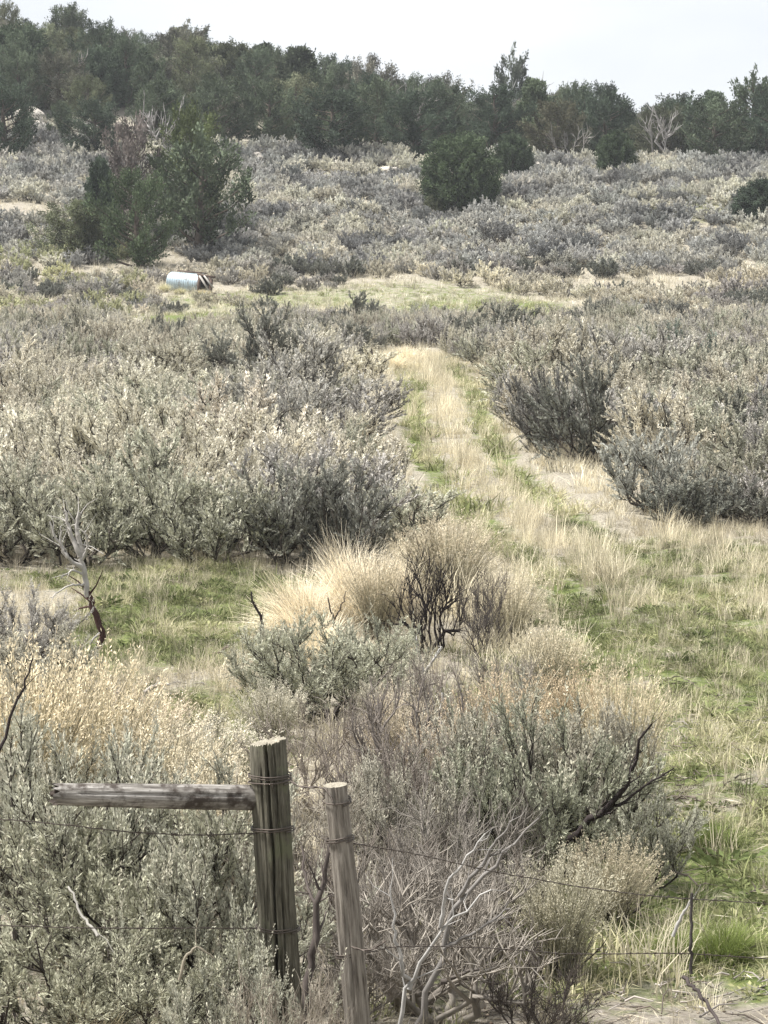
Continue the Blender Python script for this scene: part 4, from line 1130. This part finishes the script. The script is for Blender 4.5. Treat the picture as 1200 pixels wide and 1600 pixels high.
def metal_mat(name, col_, rough, met, rust=None, wear=None):
    m, n_, l_, out = base_mat(name)
    tcn = n_.new('ShaderNodeTexCoord')
    nz = n_.new('ShaderNodeTexNoise'); nz.inputs['Scale'].default_value = 6; nz.inputs['Detail'].default_value = 6; l_.new(tcn.outputs['Object'], nz.inputs['Vector'])
    c_ = mixc(n_, l_, nz.outputs['Fac'], col_, rust or tuple(v * 0.7 for v in col_))
    if wear:
        n2 = n_.new('ShaderNodeTexNoise'); n2.inputs['Scale'].default_value = 3.5; n2.inputs['Detail'].default_value = 8; n2.inputs['Roughness'].default_value = 0.7
        l_.new(tcn.outputs['Object'], n2.inputs['Vector'])
        cl = n_.new('ShaderNodeClamp'); l_.new(mathn(n_, l_, 'MULTIPLY', mathn(n_, l_, 'SUBTRACT', n2.outputs['Fac'], 0.52), 7), cl.inputs[0])
        c_ = mixc(n_, l_, cl.outputs[0], c_, wear)
    p_ = n_.new('ShaderNodeBsdfPrincipled'); p_.inputs['Roughness'].default_value = rough; p_.inputs['Metallic'].default_value = met
    l_.new(c_, p_.inputs['Base Color']); l_.new(p_.outputs[0], out.inputs['Surface']); return m
M['wire'] = metal_mat('rusty_wire', (0.13, 0.115, 0.10), 0.6, 0.6, (0.07, 0.05, 0.04))

def log_mesh(name, L, r0, r1, seed, mats, sides=36, rings=40, crack=None, square=0.0, broken=0.0, bow=0.0, taper_pow=1.0, slope=0.0):
    """log along +Z with bark ridges, knots, an optional lengthwise crack -> body mesh and separate end mesh"""
    r_ = np.random.RandomState(seed)
    a = np.arange(sides) / sides * 2 * math.pi
    t = np.linspace(0, 1, rings)
    A, T = np.meshgrid(a, t)
    Rr = r0 + (r1 - r0) * T ** taper_pow
    ridge = sum(r_.uniform(0.3, 1) * np.sin(A * k + r_.uniform(0, 6.28) + T * r_.uniform(-2, 2)) for k in (3, 5, 8, 13)) * 0.012
    Rr = Rr * (1 + ridge + 0.02 * np.sin(T * L * 9 + r_.uniform(0, 6)) + r_.normal(0, 0.008, A.shape))
    if square:
        Rr = Rr * (1 + square * (1 / np.maximum(np.abs(np.cos(A)), np.abs(np.sin(A))) - 1))
    for _ in range(6):
        ka, kt = r_.uniform(0, 6.28), r_.uniform(0.1, 0.9)
        dd = np.angle(np.exp(1j * (A - ka)))
        Rr = Rr * (1 + 0.13 * np.exp(-(dd / 0.28) ** 2 - ((T - kt) * L / 0.025) ** 2))
    if crack is not None:
        for ca, dep, wid, t0, t1 in crack:
            w_ = np.interp(t, [max(0, t0 - .02), t0, t1, min(1, t1 + .02)], [0 if t0 > 0 else 1, 1, 1, 0 if t1 < 1 else 1])
            ctr = ca + 0.05 * np.sin(t * 11) + 0.03 * np.sin(t * 29)
            dd = np.angle(np.exp(1j * (A - ctr[:, None])))
            Rr = Rr * (1 - dep * w_[:, None] * np.exp(-(dd / wid) ** 4))
    Z = T * L
    if broken: 
        br = r_.uniform(0, broken, sides); Z = Z + np.where(T > 0.97, br[None, :], 0)
    X = np.cos(A) * Rr + bow * np.sin(T * math.pi); Y = np.sin(A) * Rr
    Z = Z + slope * (X * 0.8 + Y * 0.6) * (T > 0.985) + (r_.normal(0, 0.003, A.shape) if slope else 0) * (T > 0.985)
    V = np.stack([X.ravel(), Y.ravel(), Z.ravel()], 1)
    i = np.arange(rings - 1)[:, None] * sides; j = np.arange(sides)[None, :]; j2 = (j + 1) % sides
    Fq = np.stack([i + j, i + j2, i + sides + j2, i + sides + j], -1).reshape(-1, 4)
    body = smooth(build_mesh(name, [(V, Fq, 0, 0.5)], [mats[0]]))
    top = V[-sides:]
    inner = top.mean(0) + (top - top.mean(0)) * 0.5; inner[:, 2] = L + slope * (inner[:, 0] * 0.8 + inner[:, 1] * 0.6) + (r_.uniform(-broken, broken * .3, sides) if broken else r_.normal(0, 0.002, sides))
    c_ = top.mean(0)[None, :].copy(); c_[0, 2] = L - broken * 0.5
    EV = np.vstack([top, inner, c_]); jj = np.arange(sides); jn = (jj + 1) % sides
    q4 = np.stack([jj, jn, sides + jn, sides + jj], 1); q3 = np.stack([sides + jj, sides + jn, np.full(sides, 2 * sides)], 1)
    end = build_mesh(name + '_end', [(EV, q4, 0, 0.5), (EV, q3, 0, 0.5)], [mats[1]])
    return body, end

def wire_ring(r, pitch, turns, seed, wr=0.0028, sq=0.0):
    r_ = np.random.RandomState(seed); nn = int(turns * 20) + 1
    a = np.linspace(0, turns * 2 * math.pi, nn)
    rr = r * (1 + sq * (1 / np.maximum(np.abs(np.cos(a)), np.abs(np.sin(a))) - 1)) + 0.003
    pts_ = np.stack([np.cos(a) * rr, np.sin(a) * rr, pitch * a / (2 * math.pi) + 0.006 * np.sin(a + r_.uniform(0, 6))], 1)
    return smooth(build_mesh('wire_wrap', tube_chunks(pts_, np.full(nn, wr), 5), [M['wire']]))

def from_pix(px, py, d):
    return Vector(((px - 600) / F_PX * d, d, CAM_Z - (py - HORIZON) / F_PX * d))
def along(root, a, b):
    """place a +Z object so that it runs from a to b"""
    root.location = a; root.rotation_mode = 'QUATERNION'; root.rotation_quaternion = (b - a).to_track_quat('Z', 'Y')

# thick post
a_, b_ = from_pix(446, 1760, 8.03), from_pix(417, 1163, 7.97)
L_ = (b_ - a_).length
root = bpy.data.objects.new('fence_post', None); COL.objects.link(root); along(root, a_, b_)
tag(root, 'thick olive grey wooden fence post with lengthwise crack and wire wraps', 'fence post')
_l = root.rotation_quaternion.inverted() @ Vector((-0.1, -1, 0)); ang = math.atan2(_l.y, _l.x)
body, end = log_mesh('post_body', L_, 0.066, 0.056, 3, (M['post'], M['post_end']), sides=120, rings=90, crack=[(ang + 0.06, 0.62, 0.075, 0, 1), (ang + 0.55, 0.26, 0.045, 0.35, 1), (ang - 0.62, .24, .045, 0, .62), (ang - 0.35, .2, .035, .55, .93), (ang + 0.3, .18, .035, .1, .45)], square=0.35, slope=0.16)
bo = link('post_body', body, root); link('end_grain', end, root)
def staple(par, z_, r_):
    th = np.linspace(0, math.pi, 7); c_ = np.array([math.cos(ang), math.sin(ang), 0]); u_ = np.array([-math.sin(ang + .35), math.cos(ang + .35), 0])
    pts_ = np.array([c_ * (r_ - 0.004 + 0.010 * math.sin(t_)) + np.array([0, 0, z_ + 0.012 * math.cos(t_)]) + u_ * 0.018 for t_ in th])
    link('staple', build_mesh('staple', tube_chunks(pts_, np.full(7, 0.0018), 4), [M['wire']]), par)
for z_ in (1304, 1463, 1228): staple(bo, L_ * (1760 - z_) / (1760 - 1163), 0.064)
for k_, (tt, tn) in enumerate(((1221, 2.2), (1228, 1.1), (1304, 2.1), (1463, 2.0))):
    w_ = link('wire_wrap', wire_ring(0.067 + 0.002 * (k_ % 2), 0.008, tn, k_, sq=0.3), root, loc=(0, 0, L_ * (1760 - tt) / (1760 - 1163)))

# thin leaning stake
a_, b_ = from_pix(566, 1735, 7.9), from_pix(523, 1232, 7.85)
L_ = (b_ - a_).length
root = bpy.data.objects.new('gate_stake', None); COL.objects.link(root); along(root, a_, b_)
tag(root, 'thin leaning grey wooden stake with wire loops, right of the thick post', 'stake')
body, end = log_mesh('stake_body', L_, 0.046, 0.040, 5, (M['stake'], M['post_end']), sides=40, rings=50, crack=[(ang + .3, 0.22, 0.06, 0.2, 1), (ang - .4, .16, .05, .45, .9), (ang - .05, .14, .05, 0, .5)], bow=0.014)
link('stake_body', body, root); link('end_grain', end, root)
for k_, (tt, tn) in enumerate(((1259, 1.6), (1322, 2.1), (1506, 2.2))):
    link('wire_wrap', wire_ring(0.046, 0.009, tn, 10 + k_), root, loc=(0, 0, L_ * (1735 - tt) / (1735 - 1232)))

# weathered rail
b_, a_ = from_pix(86, 1247, 7.78), from_pix(402, 1252, 8.0)
L_ = (b_ - a_).length
root = bpy.data.objects.new('fence_rail', None); COL.objects.link(root); along(root, a_, b_)
tag(root, 'weathered grey wooden rail with dark broken end, nailed to the thick post', 'rail')
body, end = log_mesh('rail_body', L_, 0.046, 0.038, 8, (M['rail'], M['rot']), sides=40, rings=40, crack=[(0.3, 0.16, 0.08, 0.1, .9), (2.2, 0.12, 0.06, 0, .6), (4.4, .15, .07, .2, 1)], broken=0.035, bow=0.006)
link('rail_body', body, root); link('broken_end', end, root)

# wires
def strand(label, pts_, barbs=True, seed=0, r=0.0019, name='barbed_wire', sag=0.0):
    r_ = np.random.RandomState(seed)
    P0 = np.array([list(q) for q in pts_], float)
    seg = np.linalg.norm(np.diff(P0, axis=0), axis=1); cum = np.concatenate([[0], np.cumsum(seg)]); tot = cum[-1]
    nn = max(12, int(tot / 0.02)); s = np.linspace(0, tot, nn)
    C = np.stack([np.interp(s, cum, P0[:, k]) for k in range(3)], 1)
    kk = min(15, nn // 3 * 2 - 1); ker = np.hanning(kk + 2)[1:-1]; ker /= ker.sum()
    C = np.stack([np.convolve(np.pad(C[:, k], kk // 2, mode='reflect', reflect_type='odd'), ker, mode='valid') for k in range(3)], 1)[:nn]
    C[:, 2] += 0.004 * np.sin(s * 5 + r_.uniform(0, 6)) - sag * np.sin(np.pi * s / tot)
    C += r_.normal(0, 0.0007, C.shape)
    ch = []
    ph = s / 0.045 * math.pi
    for q in (0, math.pi):
        off = np.stack([np.zeros(nn), np.cos(ph + q), np.sin(ph + q)], 1) * r * 0.7
        ch += tube_chunks(C + off, np.full(nn, r * 0.75), 4)
    if barbs:
        x_ = 0.05
        while x_ < tot - 0.03:
            c_ = np.array([np.interp(x_, s, C[:, k]) for k in range(3)])
            for _ in range(2):
                d_ = rnd_unit(r_, 1)[0] * 0.014
                ch += tube_chunks([c_ - d_, c_, c_ + d_], [0.0006, 0.002, 0.0006], 4)
            x_ += 0.125
    o = link(name, smooth(build_mesh('barbed_wire', ch, [M['wire']])))
    tag(o, label, 'wire'); return o
fp = from_pix
strand('slack wire loop tying the top of the stake to the thick post', [fp(452, 1226, 7.92), fp(470, 1240, 7.88), fp(490, 1234, 7.86), fp(512, 1236, 7.82), fp(520, 1258, 7.80)], False, 1, name='wire_tie', r=0.0034)
strand('barbed wire running left from the thick post below the rail', [fp(400, 1310, 7.95), fp(300, 1312, 7.9), fp(180, 1304, 7.8), fp(60, 1292, 7.7), fp(-160, 1280, 7.5)], True, 2)
strand('low barbed wire running left from the thick post near its foot', [fp(402, 1464, 7.95), fp(250, 1462, 7.85), fp(60, 1458, 7.7), fp(-160, 1452, 7.5)], True, 5)
strand('upper barbed gate wire running right from the middle of the stake', [fp(535, 1322, 7.82), fp(640, 1338, 8.05), fp(780, 1374, 8.35), fp(900, 1394, 8.6), fp(1080, 1414, 8.9), fp(1260, 1428, 9.2)], True, 3)
strand('lower barbed gate wire running right from the foot of the stake', [fp(553, 1506, 7.83), fp(610, 1492, 8.0), fp(780, 1494, 8.35), fp(900, 1502, 8.6), fp(1080, 1504, 8.9), fp(1260, 1512, 9.2)], True, 4)
strand('wire knot end curling off the thin stake at its foot', [fp(548, 1490, 7.80), fp(575, 1500, 7.76), fp(602, 1482, 7.8)], False, 6, name='wire_tie', r=0.003)

# ------------------------------------------------------------------ bare branches in the foreground
def branch_thing(name, label, paths, color, cat='branch', seed=0, twigs=6, tw_len=0.12, mat='dead', sides=7):
    """paths: list of (pixel points with distance, r0, r1): the first is the limb, the rest its side branches"""
    r_ = np.random.RandomState(seed)
    root = None
    base = None
    for k_, (pp, r0, r1, *own) in enumerate(paths):
        P0 = np.array([list(fp(*q)) for q in pp])
        s0 = np.linspace(0, 1, len(P0)); s = np.linspace(0, 1, 14)
        C = np.stack([np.interp(s, s0, P0[:, i]) for i in range(3)], 1)
        ker = np.array([.25, .5, .25]); C[1:-1] = np.stack([np.convolve(C[:, i], ker, 'valid') for i in range(3)], 1)
        ln = np.linalg.norm(C[-1] - C[0]); C[1:-1] += r_.normal(0, 0.012 * ln, C[1:-1].shape)
        if root is None:
            base = Vector(C[0]); root = bpy.data.objects.new(name, None); COL.objects.link(root); root.location = base
            tag(root, label, cat)
        Cl = C - np.array(base)
        ch = tube_chunks(Cl, r0 + (r1 - r0) * s, sides, 0, 0.5, cap=True, rough=0.12, rng=r_)
        for _ in range(twigs):
            i = r_.randint(4, 14); d_ = norm(norm(Cl[min(13, i)] - Cl[i - 2]) * 0.8 + r_.normal(0, 0.5, 3)); L_ = tw_len * r_.uniform(0.4, 1.2)
            rr = max(0.0016, (r0 + (r1 - r0) * s[i]) * 0.4)
            m_ = Cl[i] + d_ * L_ * .5 + r_.normal(0, 0.08, 3) * L_
            ch += tube_chunks([Cl[i], m_, Cl[i] + d_ * L_], [rr, rr * .7, rr * .3], 4, 0, r_.uniform(.3, .9))
        link('limb' if k_ == 0 else 'side_branch', smooth(build_mesh('limb', ch, [M[mat]])), root, color=own[0] if own else color)
    return root
BLEACH = (0.55, 0.53, 0.50); GREYW = (0.30, 0.28, 0.26); DARKW = (0.06, 0.05, 0.048)
branch_thing('dead_branch', 'long bleached dead branch rising from bottom centre to the right', [
    ([(640, 1640, 8.6), (690, 1500, 8.55), (720, 1410, 8.5), (790, 1345, 8.45), (845, 1285, 8.4)], 0.015, 0.003),
    ([(720, 1410, 8.5), (760, 1350, 8.4), (800, 1290, 8.3)], 0.010, 0.004),
    ([(690, 1500, 8.55), (740, 1470, 8.5), (800, 1430, 8.45)], 0.009, 0.003)], GREYW, seed=1)
branch_thing('dead_branch', 'white forked dead branch right of the thin stake at the bottom', [
    ([(600, 1660, 8.4), (640, 1560, 8.35), (690, 1460, 8.3), (770, 1400, 8.3)], 0.010, 0.003),
    ([(640, 1560, 8.35), (620, 1490, 8.3), (610, 1400, 8.3)], 0.009, 0.003),
    ([(690, 1460, 8.3), (700, 1390, 8.25), (760, 1310, 8.2)], 0.008, 0.003)], BLEACH, seed=2)
branch_thing('dead_branch', 'dark bark-stripped stem rising between the thick post and the stake', [
    ([(470, 1660, 8.15), (480, 1540, 8.15), (495, 1430, 8.2), (512, 1340, 8.25)], 0.02, 0.008),
    ([(495, 1430, 8.2), (475, 1390, 8.3), (470, 1330, 8.4)], 0.007, 0.003)], (0.13, 0.11, 0.10), seed=3)
branch_thing('bare_limb', 'upper dark bare limb reaching right from the big spreading sagebrush', [
    ([(868, 1420, 11.2), (880, 1330, 11.1), (930, 1285, 11.0), (990, 1225, 10.9), (1022, 1135, 10.8)], 0.03, 0.005),
    ([(930, 1285, 11.0), (985, 1255, 10.95), (1058, 1205, 10.9)], 0.012, 0.003)], DARKW, seed=4, twigs=8, tw_len=.14)
branch_thing('dead_branch', 'thin dark bare stem leaning in at the left edge', [
    ([(-40, 1250, 9.0), (0, 1165, 9.0), (30, 1080, 9.0), (48, 1030, 9.0)], 0.009, 0.003)], DARKW, seed=5, twigs=4)
branch_thing('dead_branch', 'bleached stump with white fingers below the charred bush', [
    ([(668, 1105, 17.2), (660, 1060, 17.2), (650, 1000, 17.2)], 0.03, 0.008),
    ([(660, 1060, 17.2), (680, 1030, 17.1), (690, 1012, 17.1)], 0.014, 0.005),
    ([(662, 1070, 17.2), (640, 1035, 17.1), (632, 1020, 17.1)], 0.012, 0.005)], (0.62, 0.60, 0.58), seed=6, twigs=5)
branch_thing('dead_branch', 'pale upright stick below the bleached stump', [
    ([(684, 1215, 14), (690, 1150, 14), (692, 1085, 14)], 0.016, 0.007)], (0.55, 0.53, 0.5), seed=7, twigs=3)
branch_thing('dead_snag', 'twisted dead snag with pale splintered top and dark red foot at left', [
    ([(152, 1030, 19.8), (157, 985, 19.8), (143, 950, 19.8), (134, 925, 19.8)], 0.030, 0.024, (0.10, 0.06, 0.055)),
    ([(135, 932, 19.8), (130, 895, 19.8), (122, 845, 19.8)], 0.026, 0.02),
    ([(124, 870, 19.8), (108, 835, 19.8), (100, 798, 19.8)], 0.028, 0.010),
    ([(122, 850, 19.8), (118, 825, 19.8), (122, 800, 19.8)], 0.024, 0.012),
    ([(128, 890, 19.8), (100, 870, 19.7), (76, 815, 19.7)], 0.022, 0.007),
    ([(130, 900, 19.8), (112, 890, 19.75), (92, 905, 19.7)], 0.014, 0.005),
    ([(126, 875, 19.8), (136, 855, 19.75), (132, 830, 19.7)], 0.016, 0.006),
    ([(104, 872, 19.7), (92, 850, 19.7), (94, 822, 19.7)], 0.014, 0.006),
    ([(134, 915, 19.8), (105, 915, 19.7), (75, 935, 19.6)], 0.012, 0.004),
    ([(154, 990, 19.8), (143, 1000, 19.7), (138, 1008, 19.7)], 0.010, 0.006)], (0.55, 0.52, 0.48), cat='snag', seed=8, twigs=5, tw_len=.22)
branch_thing('fallen_branch', 'dark fallen branch lying on the near side of the left grass patch', [
    ([(285, 1040, 19.0), (320, 1030, 19.0), (355, 1012, 19.2)], 0.018, 0.008), ([(320, 1030, 19.0), (335, 1040, 18.8), (350, 1045, 18.7)], .009, .004)], (0.14, 0.10, 0.09), seed=9, twigs=4)
branch_thing('fallen_branch', 'short pale fallen branch in front of the left grass patch', [
    ([(222, 1085, 16.5), (238, 1074, 16.5), (262, 1072, 16.5)], 0.016, 0.007)], (0.5, 0.46, 0.42), seed=10, twigs=2)
branch_thing('dead_branch', 'dark crooked stem at the left side of the blond grass clump', [
    ([(412, 1000, 19.4), (408, 965, 19.4), (394, 945, 19.4), (392, 925, 19.4)], 0.016, 0.006)], DARKW, seed=11, twigs=4)
branch_thing('dead_branch', 'small dark forked stem inside the blond grass clump', [
    ([(520, 1000, 19.2), (522, 970, 19.1), (512, 935, 19.0)], 0.014, 0.005), ([(522, 970, 19.1), (535, 945, 19.0), (540, 925, 19.0)], 0.008, 0.003)], (0.12, 0.10, 0.09), seed=12, twigs=2)
branch_thing('wire_stay', 'thin dark upright stay between the gate wires at right', [
    ([(1088, 1535, 8.9), (1086, 1470, 8.9), (1088, 1405, 8.9)], 0.007, 0.006)], (0.10, 0.09, 0.085), cat='stay', seed=13, twigs=0)
branch_thing('dead_branch', 'dark thin root curving over the bare soil at bottom right', [
    ([(1075, 1540, 8.95), (1100, 1565, 8.85), (1150, 1640, 8.6)], 0.009, 0.006)], (0.10, 0.085, 0.08), seed=14, twigs=2)
branch_thing('dead_branch', 'pale dead stick leaning against the upper gate wire at right', [
    ([(1058, 1475, 9.3), (1072, 1440, 9.3), (1090, 1412, 9.3)], 0.008, 0.004)], (0.5, 0.48, 0.45), seed=15, twigs=2)
branch_thing('dead_branch', 'pale bent stick low in front of the left sagebrush', [
    ([(275, 1545, 7.9), (285, 1505, 7.9), (305, 1490, 7.9), (330, 1510, 7.9)], 0.006, 0.003)], (0.5, 0.44, 0.34), seed=16, twigs=1)
branch_thing('dead_branch', 'pale diagonal stick in the sagebrush below the rail', [
    ([(100, 1395, 8.3), (122, 1440, 8.2), (146, 1475, 8.1)], 0.004, 0.006)], (0.40, 0.38, 0.34), seed=17, twigs=1)
branch_thing('wooden_stake', 'short grey stake standing at the upper left end of the track', [
    ([(581, 585, 60), (581, 568, 60), (580, 545, 60)], 0.035, 0.03)], (0.2, 0.18, 0.16), cat='stake', seed=18, twigs=0)
branch_thing('dead_log', 'short split dark log lying at the bottom edge right of centre', [
    ([(690, 1548, 8.7), (735, 1540, 8.7), (782, 1552, 8.7)], 0.012, 0.005), ([(700, 1545, 8.65), (740, 1528, 8.65), (770, 1530, 8.65)], 0.008, 0.004)], (0.16, 0.14, 0.125), cat='log', seed=19, twigs=3)

# ------------------------------------------------------------------ stock tank on the far flat
M['galv'] = metal_mat('galvanised_sheet', (0.42, 0.52, 0.58), 0.5, 0.3, (0.34, 0.42, 0.47), (0.20, 0.19, 0.17))
M['inside'] = metal_mat('dark_inside', (0.06, 0.045, 0.035), 0.9, 0.0)  # very dark brown over the drum's inner wall and back
root = bpy.data.objects.new('culvert_tank', None); COL.objects.link(root)
tp_ = P(300, 104.0)
root.location = (tp_.x, tp_.y, tp_.z + 0.02); root.rotation_euler = (0, math.radians(5), math.radians(-28))
tag(root, 'shiny galvanised metal culvert drum with timber-braced open end on the far flat', 'culvert')
LT, RT = 1.7, 0.42
ax = np.linspace(-LT / 2 - 0.25, LT / 2 - 0.25, 60)
rad = RT + 0.012 * np.sin(ax * 2 * math.pi / 0.12)
V_, F_, c1, c2 = tube(np.stack([ax, np.zeros(60), np.full(60, RT)], 1), rad, 36, True)
drum = link('drum', smooth(build_mesh('drum', [(V_, F_, 0, .5), (V_, c1, 0, .5)], [M['galv']])), root)
V_, F_, c1, c2 = tube(np.stack([[LT / 2 - 0.26, LT / 2 - 0.22], [0, 0], [RT, RT]], 1), [RT + 0.03, RT + 0.03], 36, True)
link('rim', smooth(build_mesh('rim', [(V_, F_, 0, .5)], [M['galv']])), drum)
V_, F_, c1, c2 = tube(np.stack([np.linspace(LT / 2 - 0.25, 0.1, 4), np.zeros(4), np.full(4, RT)], 1), [RT - 0.02] * 4, 36, True)
link('inside', build_mesh('inside', [(V_, F_, 0, .5), (V_, c2, 0, .5)], [M['inside']]), drum)
M['board'] = wood_mat('grey_board', [(0.3, (0.22, 0.2, 0.18)), (0.7, (0.55, 0.52, 0.48))], (6, 6, 1))
M['darkboard'] = wood_mat('dark_board', [(0.3, (0.05, 0.035, 0.028)), (0.7, (0.14, 0.10, 0.08))], (6, 6, 1))
def board(nm, a_, b_, w_, th, mat):
    a_, b_ = Vector(a_), Vector(b_); L_ = (b_ - a_).length
    V_ = np.array([[x_, y_, z_] for z_ in (0, L_) for x_, y_ in ((-w_ / 2, -th / 2), (w_ / 2, -th / 2), (w_ / 2, th / 2), (-w_ / 2, th / 2))])
    F_ = np.array([[3, 2, 1, 0], [4, 5, 6, 7], [0, 1, 5, 4], [1, 2, 6, 5], [2, 3, 7, 6], [3, 0, 4, 7]])
    o = link(nm, build_mesh(nm, [(V_, F_, 0, .5)], [mat]), root); o.location = a_; o.rotation_mode = 'QUATERNION'; o.rotation_quaternion = (b_ - a_).to_track_quat('Z', 'Y'); return o
x0 = LT / 2 - 0.18
board('brace_post', (x0, -0.45, -0.1), (x0, -0.45, 0.78), 0.11, 0.11, M['darkboard'])
board('brace_post', (x0 + 0.6, -0.4, -0.15), (x0 + 0.6, -0.4, 0.66), 0.11, 0.11, M['darkboard'])
board('brace_post', (x0, 0.45, -0.1), (x0, 0.45, 0.80), 0.11, 0.11, M['darkboard'])
board('diagonal_board', (x0 + 0.06, -0.54, 0.78), (x0 + 0.62, -0.52, 0.12), 0.14, 0.04, M['board'])
board('diagonal_board', (x0 + 0.30, -0.53, 0.80), (x0 + 0.78, -0.50, 0.30), 0.13, 0.04, M['board'])
board('top_rail', (x0 - 0.1, -0.46, 0.83), (x0 + 0.8, -0.42, 0.76), 0.10, 0.09, M['darkboard'])
board('side_board', (x0 + 0.05, -0.2, 0.1), (x0 + 0.7, -0.2, 0.05), 0.3, 0.05, M['darkboard'])
board('top_plank', (-LT / 2, 0.1, 2 * RT + 0.07), (x0, 0.12, 2 * RT + 0.06), 0.10, 0.06, M['darkboard'])

# ------------------------------------------------------------------ thin bright air
m, n, l, out = base_mat('thin_haze')
pv = n.new('ShaderNodeVolumePrincipled'); pv.inputs['Color'].default_value = (0.9, 0.94, 1.0, 1); pv.inputs['Density'].default_value = 0.0003
l.new(pv.outputs[0], out.inputs['Volume'])
hv = np.array([[x_, y_, z_] for z_ in (-2.0, 46.0) for x_, y_ in ((-410, -170), (410, -170), (410, 710), (-410, 710))])
hf = np.array([[3, 2, 1, 0], [4, 5, 6, 7], [0, 1, 5, 4], [1, 2, 6, 5], [2, 3, 7, 6], [3, 0, 4, 7]])
tag(link('haze', build_mesh('haze', [(hv, hf, 0, 0.5)], [m])), 'thin pale haze over the whole hillside', 'haze', kind='stuff')
